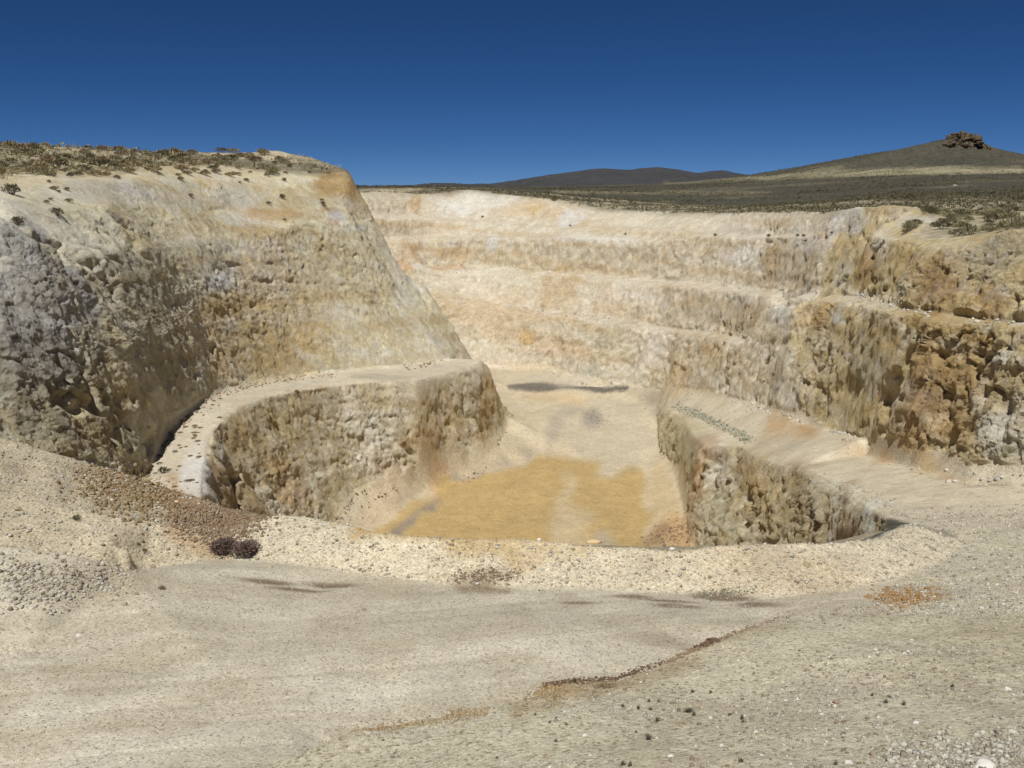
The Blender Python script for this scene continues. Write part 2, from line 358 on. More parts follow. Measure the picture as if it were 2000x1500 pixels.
# lateral coordinate along the wall and fall-line coordinate give vertical furrows
Xs, Ys = X+.25*Zz, Y+.45*Zz           # the joints lean, so everything below is sheared with height
big = fbm(Xs*.07, Ys*.07, Zz*.05, 3, 1)
wrp = fbm(X*.5, Y*.5, Zz*.3, 2, 3)
rib = ridged(Xs*.15+big, Ys*.15, Zz*.08, 4, 5)
# share of each relief ingredient by wall
sR = soft(['pit_wall_right'], 14); sLR = soft(['pit_wall_lower_right'], 8); sF = soft(['pit_wall_far'], 14)
sL = soft(['pit_wall_left'], 8); sLL = soft(['pit_wall_lower_left'], 8)
corner = sL*sst(-.23, -.27, UG)*sst(135, 110, RG) + sLL*sst(-.24, -.27, UG)
w1, w2, cid = worley(Xs*.62+big*.8+wrp*.7, Ys*.62+wrp*.5, Zz*.5+wrp*.3, 9)
lump = (w2-w1); tiltA = worley.tilt
v1, v2, cid2 = worley(Xs*1.9+wrp*1.2, Ys*1.9+fbm(X*1.3, Y*1.3, Zz, 2, 33), Zz*1.5+big, 31)
lump2 = (v2-v1); tiltB = worley.tilt
x1_, x2_, cid3 = worley(X*4.1+wrp, Y*4.1+wrp, Zz*2.6, 37); tiltC = worley.tilt
fine = fbm(Xs*1.7+wrp*.6, Ys*1.7, Zz*1.25, 5, 41, .7)
var = sst(-.35, .3, fbm(Xs*.12, Ys*.12, Zz*.16, 3, 43))
crag_ = ridged(Xs*.42+wrp*.5, Ys*.42, Zz*.34, 5, 45)
dig = ridged(Xs*1.25+wrp*.3, Ys*1.25, Zz*.16, 2, 51)*sst(.0, .3, fbm(X*.06, Y*.06, Zz*.09, 2, 53))      # bucket-tooth furrows running down the face
bed = ridged(X*.06+wrp*.35+big*.6, Y*.06+Zz*.1, Zz*.24+X*.06+wrp*.3, 3, 55)     # bedding cracks
patch = sst(-.25, .35, fbm(X*.045, Y*.045, Zz*.07, 3, 61))
patch2 = sst(-.15, .3, fbm(X*.08+5, Y*.08, Zz*.12, 3, 63))
cleft = sst(.50, .92, ridged(Xs*.21+big*1.5+wrp*.35, Ys*.21+wrp*.2, Zz*.10, 4, 66))*sst(-.05, .3, fbm(X*.07, Y*.07, Zz*.12, 2, 68))
A_big = .45*sL+.8*sR+1.0*sLR+.6*sF+.8*sLL+.5*corner
A_rib = .15*sL+.75*sR+.8*sLR+.35*sF+.4*sLL+.5*corner
A_cl = .15*sL+1.35*sR+1.7*sLR+(.4+1.0*sst(.1, .28, UG))*sF+.8*sLL+1.3*corner
A_md = .22*sL+.50*sR+.55*sLR+.75*sF+.32*sLL+.22*corner
du_len = np.linalg.norm(np.diff(P, axis=0, append=P[-1:]), axis=-1)/(RG*DU)
stretch = box1(np.clip(6./np.maximum(box1(du_len.astype(np.float32), 3, 0), 1e-3), 0, 1).astype(np.float32), 4, 0)
blocks = ((.06+.10*sR+.12*sLR+.08*sF+.05*corner)*sst(0, .30, lump)*(.15+.85*patch) + (.7+.5*sR+.6*sLR)*tiltA*(.3+.7*var) + (.12+.12*sR+.12*sLR)*(cid-.5)*sst(0, .25, lump)
    + (.05+.07*sR+.07*sLR+.04*sLL+.05*corner)*sst(0, .25, lump2)*(.15+.95*patch2*var) + (.28+.1*sR+.1*sLR)*tiltB*(.35+.65*patch2) + .10*(cid2-.5)*sst(0, .2, lump2)
    + sst(160, 100, RG)*(.03*sst(0, .3, x2_-x1_)+.12*tiltC) + (.13+.05*(1-sF)+.02*corner)*fine*(.35+1.25*var))
groove = ridged(Xs*1.9+wrp*.3, Ys*1.9, Zz*.22, 2, 58)*sst(170, 120, RG)
disp = rock*stretch*(A_big*big + .85*A_rib*(rib-.25) - .85*A_cl*cleft + .7*A_md*(crag_-.2) + (.68+.35*sF+.12*sLR)*blocks
    + .15*dig + .06*groove - (.22*sL+.2*sLL+.08)*sst(.62, .9, bed)*patch2)
disp *= 1-.85*soft(['pit_wall_near'], 3)
# talus, floors, benches: soft undulation
flat = (1-rock)
disp += flat*np.where(RG > 70, fbm(X*.12, Y*.12, Zz*.1, 3, 71)*.22+fbm(X*.8, Y*.8, Zz*.5, 2, 75)*.06, 0)
nearm = flat*np.where(RG <= 70, 1, 0)*sst(3, 10, RG)
roadm = soft(['road'], 8)
disp += nearm*(fbm(X*.25, Y*.25, Zz*.2, 2, 81)*.16*(1-.6*roadm) + fbm(X*1.1, Y*1.1, Zz, 3, 85)*.06*(1-.8*roadm) + fbm(X*5, Y*5, Zz*5, 2, 88)*.008)
bm = soft(['berm', 'mound'], 5)
g1, g2, gid = worley(X*6.5, Y*6.5, Zz*6.5, 95)
disp += nearm*bm*(sst(0, .5, g2-g1)*.025 + fbm(X*.7, Y*.7, Zz, 3, 97)*.11)
# wheel tracks along the foreground road: pairs of shallow ruts with low shoulders, in a few passes
def _xy(p): return np.array([math.exp(p[1])*math.sin(p[0]), math.exp(p[1])*math.cos(p[0])])
pa, pb = _xy(Z(1450,1225,-13.5)), _xy(Z(250,1350,-13.4))
rd = (pb-pa)/np.linalg.norm(pb-pa)
al_, ac_ = (X-pa[0])*rd[0]+(Y-pa[1])*rd[1], -(X-pa[0])*rd[1]+(Y-pa[1])*rd[0]
ac_ = ac_+.012*(al_-12)**2*.35+fbm(al_*.06, X*0, X*0, 2, 83)*.8
rut = np.zeros_like(X)
for k_, (o_, wd_, a_) in enumerate(((-2.3,.16,1),(-.5,.16,1),(.7,.2,.7),(2.5,.2,.7),(3.6,.14,.5),(5.4,.14,.5),(-4.6,.2,.6),(-6.4,.2,.6),(1.6,.3,.3))):
    d_ = ac_-o_-.25*fbm(al_*.15+k_//2*9, X*0, X*0, 2, 84); e_ = np.exp(-(d_/wd_)**2); rut += a_*e_*sst(-.5, .1, fbm(al_*.12+k_*3, X*0, X*0, 2, 86))
disp += nearm*roadm*(-.035*rut+.02*rut*vnoise(al_*5, ac_*5, X*0, 87))
disp *= sst(UM, UM-.03, np.abs(UG))
# far desert
far = sst(260, 420, RG)*(1-walls)
disp += far*(fbm(X*.012, Y*.012, Zz*.01, 4, 101)*.0010*RG*sst(6000, 2000, RG) )
P2 = P + N0*disp[..., None]
# gullies of the far hills
dh = sst(1800, 2600, RG)*sst(5200, 3700, RG)
P2[..., 2] += dh*(ridged(X*.0022, Y*.0022, Zz*0, 4, 111)-.3)*14
print('relief', time.time()-T0)

# ------------------------------------------------------------------ rock colour (albedo)
def lin(c):
    c = np.array(c, np.float64)/255.; return np.where(c <= .04045, c/12.92, ((c+.055)/1.055)**2.4)
ALB = .84
def al(c): return lin(c)*ALB*np.array([.965, .995, 1.01])
C = np.zeros(P.shape, np.float64)
base = {'hills': (84,80,68), 'distant_hills': (74,73,74), 'plateau': (172,158,128), 'pit_wall_far': (224,208,180), 'pit_wall_left': (243,227,184), 'pit_wall_right': (226,202,148),
        'pit_wall_lower_left': (226,206,164), 'pit_wall_lower_right': (208,190,150), 'pit_wall_near': (200,184,150), 'pit_floor': (206,190,160), 'haul_road': (212,198,170),
        'bench': (206,194,170), 'berm': (216,205,180), 'mound': (200,188,162), 'road': (200,191,170), 'gravel_slope': (200,193,170)}
BC = np.zeros((len(names), 3))
for n, c in base.items(): BC[ID[n]] = al(c)
C[:] = BC[REG]
for k in range(3): C[..., k] = box1(box1(C[..., k].astype(np.float32), 3, 0), 3, 1)
n_low = fbm(X*.03, Y*.03, Zz*.06, 4, 201)
n_mid = fbm(X*.11, Y*.11, Zz*.12, 4, 205)
n_hi = fbm(X*.6, Y*.6, Zz*.35, 3, 209)
streak = fbm(Xs*.5+n_mid*1.5, Ys*.5, Zz*.10, 4, 215)
def mix(mask, col, k=1.0):
    m = np.clip(mask*k, 0, 1)[..., None]
    C[:] = C*(1-m)+al(col)*m
wf = soft(['pit_wall_far'], 10); wr = soft(['pit_wall_right', 'pit_wall_lower_right'], 10); wl = soft(['pit_wall_left', 'pit_wall_lower_left'], 10)
ww = np.clip(wf+wr+wl, 0, 1)
mix(ww*sst(.02, .35, n_mid+.35*streak), (238,228,208), .65)
mix(ww*sst(.05, .38, n_low*.7+n_hi*.25+.35*streak-.05), (204,170,114), .45)
mix(wr*sst(-.1, .3, n_low+.4*n_hi), (210,178,112), .38)
mix(wf*sst(.1, .4, -n_low+.3*streak), (232,204,168), .45)
mix(soft(['plateau'], 3)*sst(152, 136, RG)*(UG < -.2), (206,190,158), .8)
mix(wf*sst(.12, .4, n_mid+.5*n_hi), (200,180,140), .4)
mix(wl*sst(.0, .4, -n_mid+.4*n_hi), (200,172,118), .5)
mix(wl*sst(-.05, .3, n_low+.3*n_hi)*sst(-.36, -.26, UG), (212,176,112), .55)
mix(wl*sst(.1, .35, fbm(Xs*.2, Ys*.2, Zz*.2, 4, 233)), (236,228,206), .6)
# single blocks differ a little in tone
mix(rock*sst(.55, .9, cid)*.6, (220,208,178), .5)
mix(rock*sst(.45, .1, cid2)*.5, (178,146,94), .4)
g_f = fbm(Xs*.9, Ys*.9, Zz*.6, 4, 223, .65); mix(ww*sst(.08, .35, g_f), (244,236,218), .45); mix(ww*sst(.08, .35, -g_f), (192,166,122), .35)
bedc = fbm(X*.02+wrp*.1, Y*.02, Zz*.55+X*.05+big*.8, 3, 221)
mix(ww*sst(.12, .4, bedc), (236,224,200), .4); mix(ww*sst(.12, .4, -bedc), (206,172,118), .35)
P0 = P
def wpos(px, py):
    u, t = ray(px, py)
    c = int(np.clip(round((u-uc[0])/DU), 0, len(uc)-1))
    el = ZG[c]/RG[c]
    j = int(np.argmax((el >= t) & (RG[c] > 8)))
    return c, j, P[c, j]
def blob(px, py, sx, sy, col, k=.8, kind='w', ang=0, sharp=.5, warp=1.0):
    """stain on the ground or rock: centre found where it lies, extents in metres"""
    c, j, p = wpos(px, py); d = float(np.linalg.norm(p)); r = math.hypot(p[0], p[1])
    rx = sx*d/FP
    lx, ly = p[1]/r, -p[0]/r                 # lateral direction
    dx, dy, dz_ = P[..., 0]-p[0], P[..., 1]-p[1], P[..., 2]-p[2]
    lat = dx*lx+dy*ly
    if kind == 'w':
        ry = sy*d/FP; b = dz_; deep = np.abs(dx*p[0]/r+dy*p[1]/r)/max(8, 2.2*rx)
    else:
        ry = sy*d/FP/max(.12, abs(p[2])/d); b = (dx*p[0]+dy*p[1])/r; deep = np.abs(dz_)/6
    ca, sa = math.cos(ang), math.sin(ang)
    q = np.sqrt(((lat*ca+b*sa*(rx/ry if kind == 'w' else rx/ry))/rx)**2+((b*ca-lat*sa*ry/rx)/ry)**2+deep**2)
    q = q + warp*(n_hi*.30+fbmB*.85+(streak*.45 if kind == 'w' else 0))
    mix(sst(1.05+sharp*.7, .9-sharp*.7, q)*(.9+.4*n_mid), col, k*(.75 if kind == 'w' else .95))
fbmB = fbm(X*.25, Y*.25, Zz*.25, 3, 231)
wn1 = fbm(X*.18, Y*.18, Zz*.18, 4, 241); wn2 = fbm(X*.18, Y*.18, Zz*.18, 4, 247)
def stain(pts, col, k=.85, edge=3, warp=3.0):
    """flat stain or painted shade with an outline surveyed on the ground"""
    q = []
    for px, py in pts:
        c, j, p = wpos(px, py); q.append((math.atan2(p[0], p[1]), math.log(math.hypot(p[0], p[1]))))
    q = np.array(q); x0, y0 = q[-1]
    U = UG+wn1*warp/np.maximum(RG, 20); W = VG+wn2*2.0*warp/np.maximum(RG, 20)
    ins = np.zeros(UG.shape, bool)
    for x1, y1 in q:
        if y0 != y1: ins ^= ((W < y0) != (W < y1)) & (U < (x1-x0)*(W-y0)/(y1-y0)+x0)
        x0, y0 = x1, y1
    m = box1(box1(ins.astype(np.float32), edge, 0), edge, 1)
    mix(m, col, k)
# pit floor
stain([(700,1030),(732,1026),(825,960),(912,930),(1000,905),(1080,885),(1130,870),(1060,868),(960,890),(850,915),(760,945),(690,990)], (214,190,156), .7, 8)
stain([(700,1060),(735,1030),(830,965),(915,932),(1000,910),(1080,896),(1150,897),(1165,905),(1178,930),(1215,940),(1225,912),(1262,912),(1266,950),(1262,1070),(1200,1075),(720,1075)], (192,161,100), .88, 4, 2.6)
stain([(1040,1075),(1075,1000),(1090,960),(1095,925),(1112,925),(1118,950),(1105,985),(1150,1000),(1235,1075)], (206,186,150), .75, 6, 2.5)
stain([(1150,1075),(1160,1045),(1200,1040),(1215,1075)], (178,168,150), .7, 5, 2)
stain([(820,1000),(850,970),(868,978),(850,1000),(810,1012)], (146,134,126), .9, 3)
stain([(765,1040),(790,1018),(812,1005),(815,1015),(790,1035),(775,1045)], (146,134,126), .9, 3)
stain([(900,945),(940,928),(1010,908),(1070,892),(1060,886),(990,900),(930,918),(890,936)], (172,160,142), .8, 4)
stain([(830,958),(860,938),(890,930),(880,942),(850,958)], (196,142,78), .6, 4)
stain([(1120,890),(1115,800),(1150,785),(1260,780),(1262,900),(1215,935),(1180,925),(1160,895)], (196,182,158), .6, 8)
stain([(1140,812),(1170,800),(1185,822),(1165,835),(1145,830)], (150,142,132), .7, 4, 2)
stain([(1090,800),(1120,788),(1150,790),(1120,830),(1080,868),(1060,872),(1075,830)], (178,166,150), .6, 4)
stain([(1010,775),(1140,770),(1150,790),(1100,782),(1010,782)], (214,176,112), .6, 5)
stain([(1262,1070),(1268,940),(1290,890),(1335,945),(1345,1070)], (202,176,128), .6, 8)
stain([(1275,1070),(1300,1000),(1345,985),(1345,1070)], (196,152,100), .6, 6)
stain([(1245,1066),(1285,1020),(1310,1020),(1290,1066)], (150,108,70), .6, 5)
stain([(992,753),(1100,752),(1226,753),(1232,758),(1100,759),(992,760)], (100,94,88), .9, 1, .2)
stain([(1226,752),(1290,762),(1340,785),(1310,790),(1260,772)], (166,156,142), .6, 4)
stain([(965,735),(1100,735),(1180,748),(1000,750)], (190,180,162), .5, 4)
# right haul road
stain([(1480,825),(1540,818),(1600,838),(1620,855),(1560,860),(1490,850)], (184,142,84), .75, 6)
stain([(1512,866),(1540,862),(1580,875),(1560,880)], (160,148,132), .7, 4, 1.5)
stain([(1640,858),(1750,880),(1880,912),(1960,940),(1870,935),(1740,905),(1650,872)], (194,152,100), .7, 6)
stain([(1400,840),(1520,835),(1700,905),(1900,960),(1990,1000),(1900,1000),(1680,930),(1520,870)], (212,200,174), .45, 9)
stain([(1890,940),(1990,930),(1995,960),(1930,960)], (140,122,96), .6, 4)
stain([(1545,905),(1620,935),(1700,965),(1750,990),(1735,1000),(1660,965),(1560,915)], (216,208,188), .5, 3)
stain([(1335,800),(1395,832),(1380,862),(1345,850),(1320,880),(1300,860),(1318,830)], (190,178,140), .6, 4)
# foreground road, berm, slopes
stain([(1025,1376),(1060,1345),(1200,1333),(1300,1298),(1440,1243),(1550,1203),(1552,1215),(1450,1262),(1320,1320),(1210,1350),(1120,1372),(1040,1392)], (170,150,114), .6, 5, 1.2)  # ochre soil along the crest; its darkness paints in the lip's shaded side
stain([(0,1290),(500,1310),(900,1290),(1300,1225),(1545,1192),(1400,1245),(1060,1330),(880,1380),(500,1470),(0,1480)], (220,212,194), .6, 10, 3)
stain([(0,1345),(400,1370),(800,1340),(1000,1305),(1020,1315),(820,1365),(400,1400),(0,1385)], (184,168,138), .4, 8, 4)
stain([(880,1138),(950,1132),(1000,1145),(990,1156),(900,1155)], (126,104,74), .9, 3, .6)
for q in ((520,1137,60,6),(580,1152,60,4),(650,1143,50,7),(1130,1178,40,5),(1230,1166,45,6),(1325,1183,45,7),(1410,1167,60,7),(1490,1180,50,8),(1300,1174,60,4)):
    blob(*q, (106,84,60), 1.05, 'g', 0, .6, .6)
blob(100,1330,260,60, (168,154,124), .35, 'g', 0, 1.2)
blob(110,1285,130,10, (222,216,204), .4, 'g', 0, 1.2)
blob(140,1092,40,12, (226,218,204), .6, 'g', 0, 1.0)
blob(190,1130,90,25, (166,146,112), .5, 'g', 0, 1.0)
stain([(340,925),(440,985),(520,1010),(470,1050),(380,1045),(300,1010),(210,990),(240,955)], (178,144,104), .65, 6)
blob(290,975,60,22, (164,118,66), .7, 'g', 0, .9)
blob(200,925,60,8, (150,108,66), .6, 'g', .2, .9)
blob(960,1090,420,28, (226,212,184), .55, 'g', 0, 1.0, .5)
blob(1550,1110,200,30, (190,168,138), .6, 'g', 0, 1.0)
blob(950,1128,60,9, (120,100,84), .65, 'g', 0, 1.0)
blob(1070,1350,40,18, (192,152,84), .7, 'g', 0, 1.0)
blob(900,1395,45,12, (190,148,84), .7, 'g', 0, 1.0)
blob(740,1425,70,8, (180,132,72), .7, 'g', 0, 1.0)
blob(1340,1262,110,10, (130,106,88), .55, 'g', 0, 1.0)
blob(1170,1335,80,18, (158,134,106), .5, 'g', 0, 1.2)
blob(1760,1168,70,20, (176,124,56), .8, 'g', 0, .8)
blob(1530,1200,60,10, (224,216,200), .6, 'g', 0, 1.0)
blob(1900,1250,160,90, (176,166,134), .45, 'g', 0, 1.2)
trk = fbm(al_*.05, ac_*1.1+.6*n_mid, Zz*0, 4, 281, .7)
mix(soft(['road'], 6)*sst(.0, .4, trk), (220,210,190), .3); mix(soft(['road'], 6)*sst(-.02, -.38, trk), (178,164,138), .35)
mix(roadm*np.clip(rut, 0, 1)*(.6+.5*n_hi), (226,216,198), .5)
mix(soft(['gravel_slope', 'road', 'mound', 'haul_road'], 6)*sst(.05, .5, fbm(X*.5, Y*.5, Zz*.5, 4, 285)), (176,160,134), .35)
mix(soft(['gravel_slope', 'mound'], 6)*sst(.05, .5, fbm(X*.8, Y*.8, Zz*.8, 4, 289)), (214,202,178), .5)
# left wall
blob(60,600,120,190, (176,176,180), .85); blob(150,680,60,60, (176,174,170), .5)
blob(30,760,200,90, (150,134,104), .45)
blob(280,620,70,200, (158,144,108), .45)
blob(430,550,36,16, (232,232,232), .8); blob(230,372,110,22, (230,222,212), .7); blob(420,385,120,14, (222,214,196), .6)
blob(665,365,48,30, (186,136,56), 1); blob(700,380,18,30, (196,152,82), .7); blob(600,395,60,14,(214,190,140),.5)
blob(640,412,28,6, (190,124,62), .8); blob(652,436,11,7, (186,96,44), .85); blob(655,425,30,14, (228,226,224), .8)
blob(540,420,50,10, (206,150,76), .6); blob(500,455,50,14, (196,160,88), .5); blob(700,450,40,8, (222,216,206), .7)
blob(800,560,40,40, (216,210,196), .5); blob(560,600,170,60, (206,172,116), .4); blob(520,305,60,10, (224,206,170), .6, 'g')
blob(130,325,80,16, (206,184,142), .8, 'g'); blob(340,700,60,60, (150,136,100), .4)
blob(200,850,90,50, (142,124,86), .5)
blob(450,640,30,12, (216,212,200), .5)
# lower left wall and bench
blob(950,790,26,55, (200,158,86), .7); blob(570,940,50,60, (180,136,66), .6); blob(432,905,14,30, (206,206,200), .8)
blob(470,830,30,30, (190,150,92), .4); blob(600,868,40,10, (190,176,160), .6); blob(820,860,40,18, (206,160,110), .6)
blob(380,925,26,40, (222,220,214), .75, 'g'); blob(480,880,60,60,(180,152,100),.4); blob(730,735,70,6, (168,156,136), .5, 'g')
blob(840,850,100,40, (196,168,120), .4)
# far wall
for q in ((930,395,60,22,(246,240,226),.8),(870,410,40,14,(244,238,224),.6),(1112,432,26,22,(232,230,228),.8),(812,398,10,22,(206,160,92),.7),(800,495,34,16,(202,150,84),.7),
          (880,522,40,6,(196,144,80),.7),(880,495,40,14,(214,174,118),.6),(790,520,20,14,(206,150,84),.6),(1095,560,44,36,(204,162,92),.6),(960,485,10,22,(228,226,222),.8),(1045,405,18,12,(214,176,112),.6),
          (1030,660,20,12,(212,172,100),.7),(1200,672,46,30,(178,162,122),.75),(1180,735,50,8,(206,200,176),.6),(1330,720,55,34,(204,164,100),.65),(1390,690,40,40,(204,162,96),.5),
          (1280,690,30,40,(236,222,206),.7),(1190,590,40,30,(216,182,140),.5),(1450,500,60,16,(240,234,222),.7),(1250,575,70,20,(240,230,214),.6),(1510,515,26,34,(190,146,78),.7),
          (1570,560,50,10,(190,164,110),.4),(1420,765,60,10,(236,226,210),.6),(1500,735,50,36,(184,170,140),.6),(1540,770,30,20,(232,224,206),.7),(1100,690,60,14,(230,196,160),.5),
          (950,610,60,40,(228,200,160),.5),(1150,470,120,6,(240,232,218),.7),(1300,440,160,10,(238,224,196),.5),(1500,440,60,8,(210,170,116),.4),(1530,610,50,20,(236,232,224),.6),(1480,620,40,14,(200,160,104),.5)):
    blob(q[0], q[1], q[2], q[3], q[4], q[5])
# right wall
for q in ((1650,430,60,30,(238,236,234),.85),(1580,475,80,14,(230,226,216),.7),(1720,480,20,40,(224,222,216),.6),(1655,535,22,36,(198,194,182),.7),(1700,520,22,40,(176,128,56),.75),(1780,500,60,20,(200,170,110),.5),
          (1850,540,60,40,(184,140,80),.5),(1940,510,60,50,(190,184,162),.6),(1935,590,26,26,(172,116,46),.6),(1850,652,140,12,(192,150,70),.75),(1640,625,24,10,(226,224,220),.8),
          (1600,620,40,30,(204,158,90),.6),(1830,560,30,40,(150,104,50),.5),(1700,720,40,40,(196,192,168),.5),(1900,740,90,60,(180,136,66),.6),(1640,760,50,50,(210,192,146),.5),(1960,840,50,60,(206,198,176),.6),
          (1780,880,60,14,(196,160,96),.6),(1740,410,30,10,(214,180,126),.6),(1780,430,30,12,(232,228,220),.7),(1850,760,40,60,(160,112,54),.45)):
    blob(q[0], q[1], q[2], q[3], q[4], q[5])
# lower right wall
for q in ((1470,940,60,60,(168,132,66),.55),(1400,1000,40,30,(214,206,176),.75),(1380,880,30,14,(170,116,72),.6),(1370,930,14,30,(206,156,98),.7),(1410,910,20,30,(198,186,172),.6),(1440,1040,60,20,(208,204,176),.6),
          (1560,960,60,40,(160,124,66),.5),(1660,1010,26,16,(150,100,60),.7),(1700,1030,20,12,(224,224,212),.8),(1355,960,12,40,(190,156,120),.6),(1570,1020,50,20,(196,180,140),.5)):
    blob(q[0], q[1], q[2], q[3], q[4], q[5])
# far slopes: pale grassy terraces in the scrub
for q in (([(1380,352),(1500,345),(1660,335),(1800,328),(2000,328),(2000,338),(1820,340),(1660,345),(1500,353)],(176,164,128),.75),
          ([(1080,372),(1300,372),(1500,374),(1500,378),(1250,379),(1080,378)],(160,146,112),.6),([(1720,380),(1900,386),(2000,398),(2000,402),(1880,392),(1720,386)],(176,160,120),.6),
          ([(1150,392),(1300,394),(1600,400),(1680,396),(1640,406),(1300,406),(1150,402)],(150,138,106),.6),
          ([(1300,353),(1450,348),(1470,352),(1300,360)],(140,128,98),.6)):
    stain(q[0], q[1], q[2], 3, 6)
desert = soft(['hills', 'plateau'], 3)*sst(100, 160, RG)
mix(desert*sst(.05, .4, fbm(X*.012, Y*.06, Zz*.02, 4, 261)), (88,82,64), .6)
mix(desert*sst(.1, .45, fbm(X*.02, Y*.03, Zz*.08, 4, 265))*.8, (140,130,102), .45)
mix(desert*sst(.2, .5, fbm(X*.25, Y*.25, Zz*.2, 3, 269)), (70,66,50), .6)
mix(sst(1800, 2600, RG)*sst(.0, .5, fbm(X*.004, Y*.004, Zz*0, 4, 271)), (66,64,54), .7)
C *= (1+.12*n_hi+.08*n_mid)[..., None]
lum = (C*np.array([.3, .55, .15])).sum(-1, keepdims=True); C = lum*.07+C*.93
print('colour', time.time()-T0)

# ------------------------------------------------------------------ materials
def nodes(name):
    m = bpy.data.materials.new(name); m.use_nodes = True; nt = m.node_tree
    b = nt.nodes['Principled BSDF']; b.inputs['Specular IOR Level'].default_value = .12; b.inputs['Roughness'].default_value = .95
    return m, nt, b
def N(nt, t, **k):
    n = nt.nodes.new(t)
    for a, v in k.items():
        if a.startswith('i_'): n.inputs[a[2:]].default_value = v
        else: setattr(n, a, v)
    return n
def ground_mat(name, scales, amp, bump_d, bump_s, pebble=0., pscale=9., contrast=(.78,1.2)):
    m, nt, b = nodes(name); lk = nt.links.new
    at = N(nt, 'ShaderNodeAttribute', attribute_name='Col')
    tc = N(nt, 'ShaderNodeTexCoord')
    cur = at.outputs['Color']; hsum = None
    for s, a in zip(scales, amp):
        n = N(nt, 'ShaderNodeTexNoise'); n.inputs['Scale'].default_value = s; n.inputs['Detail'].default_value = 5; n.inputs['Roughness'].default_value = .65
        lk(tc.outputs['Object'], n.inputs['Vector'])
        mr = N(nt, 'ShaderNodeMapRange'); mr.inputs[1].default_value = .3; mr.inputs[2].default_value = .7; mr.inputs[3].default_value = 1-a; mr.inputs[4].default_value = 1+a
        lk(n.outputs['Fac'], mr.inputs[0])
        mx = N(nt, 'ShaderNodeVectorMath', operation='SCALE'); lk(cur, mx.inputs[0]); lk(mr.outputs[0], mx.inputs['Scale']); cur = mx.outputs[0]
        if hsum is None: hsum = n.outputs['Fac']
        else:
            ad = N(nt, 'ShaderNodeMath', operation='MULTIPLY_ADD'); ad.inputs[1].default_value = .5; lk(n.outputs['Fac'], ad.inputs[0]); lk(hsum, ad.inputs[2]); hsum = ad.outputs[0]
    if pebble:
        for ps, pk in ((pscale, pebble), (pscale*2.7, pebble*.8)):
            v = N(nt, 'ShaderNodeTexVoronoi'); v.inputs['Scale'].default_value = ps; lk(tc.outputs['Object'], v.inputs['Vector'])
            sp = N(nt, 'ShaderNodeSeparateColor'); lk(v.outputs['Color'], sp.inputs[0])
            cr = N(nt, 'ShaderNodeValToRGB'); e = cr.color_ramp.elements
            e[0].position = 0; e[0].color = (.38,.31,.25,1); e[1].position = 1; e[1].color = (1.34,1.32,1.28,1)
            e.new(.10).color = (.72,.64,.54,1); e.new(.3).color = (.96,.94,.91,1); e.new(.85).color = (1.06,1.04,1.0,1)
            lk(sp.outputs[0], cr.inputs[0])
            mxx = N(nt, 'ShaderNodeMix', data_type='RGBA', blend_type='MULTIPLY'); mxx.inputs['Factor'].default_value = pk
            lk(cur, mxx.inputs['A']); lk(cr.outputs[0], mxx.inputs['B']); cur = mxx.outputs['Result']
            ad = N(nt, 'ShaderNodeMath', operation='MULTIPLY_ADD'); ad.inputs[1].default_value = -.9; lk(v.outputs['Distance'], ad.inputs[0]); lk(hsum, ad.inputs[2]); hsum = ad.outputs[0]
    lk(cur, b.inputs['Base Color'])
    bp = N(nt, 'ShaderNodeBump'); bp.inputs['Distance'].default_value = bump_d; bp.inputs['Strength'].default_value = bump_s
    lk(hsum, bp.inputs['Height']); lk(bp.outputs[0], b.inputs['Normal'])
    return m
M_rock = ground_mat('blasted_rock', (.45, 1.6, 5, 14), (.10, .15, .20, .16), .32, 1.0)
M_floor = ground_mat('packed_dust', (.15, .9, 4), (.05, .07, .08), .10, .5, .30, 3.5)
M_gravel = ground_mat('gravel', (.3, 2.2, 14), (.06, .10, .14), .02, .5, .8, 12)
M_road = ground_mat('dusty_road', (.2, 1.4, 12), (.06, .08, .12), .012, .4, .6, 15)
M_desert = ground_mat('desert_scrub_soil', (.05, .35, 1.2), (.12, .3, .3), .6, .9)
M_far = ground_mat('bare_hillside', (.004, .02, .08), (.1, .15, .2), 5., .6)

# ------------------------------------------------------------------ terrain meshes, one per region
QR = REG[:-1, :-1]
idx = np.arange(P.shape[0]*P.shape[1]).reshape(P.shape[:2])
Pf = P2.reshape(-1, 3).astype(np.float32); Cf = np.concatenate([np.clip(C, .01, .86).reshape(-1, 3), np.ones((C.shape[0]*C.shape[1], 1))], 1).astype(np.float32)
def add_mesh(name, co, quads, mat, col=None, smooth=True, tri=False):
    me = bpy.data.meshes.new(name); k = 3 if tri else 4
    me.vertices.add(len(co)); me.vertices.foreach_set('co', co.astype(np.float32).ravel())
    me.loops.add(len(quads)*k); me.loops.foreach_set('vertex_index', quads.astype(np.int32).ravel())
    me.polygons.add(len(quads)); me.polygons.foreach_set('loop_start', np.arange(0, len(quads)*k, k, dtype=np.int32))
    me.polygons.foreach_set('loop_total', np.full(len(quads), k, np.int32))
    if smooth: me.polygons.foreach_set('use_smooth', np.ones(len(quads), bool))
    me.update(calc_edges=True)
    if col is not None:
        a = me.color_attributes.new('Col', 'FLOAT_COLOR', 'POINT'); a.data.foreach_set('color', col.astype(np.float32).ravel())
    me.materials.append(mat)
    o = bpy.data.objects.new(name, me); COL.objects.link(o); return o
def props(o, **k):
    for a, v in k.items(): o[a] = v
    return o
mats = {'hills': M_desert, 'plateau': M_desert, 'distant_hills': M_far, 'pit_floor': M_floor, 'haul_road': M_floor, 'bench': M_floor, 'berm': M_gravel, 'mound': M_gravel,
        'road': M_road, 'gravel_slope': M_gravel}
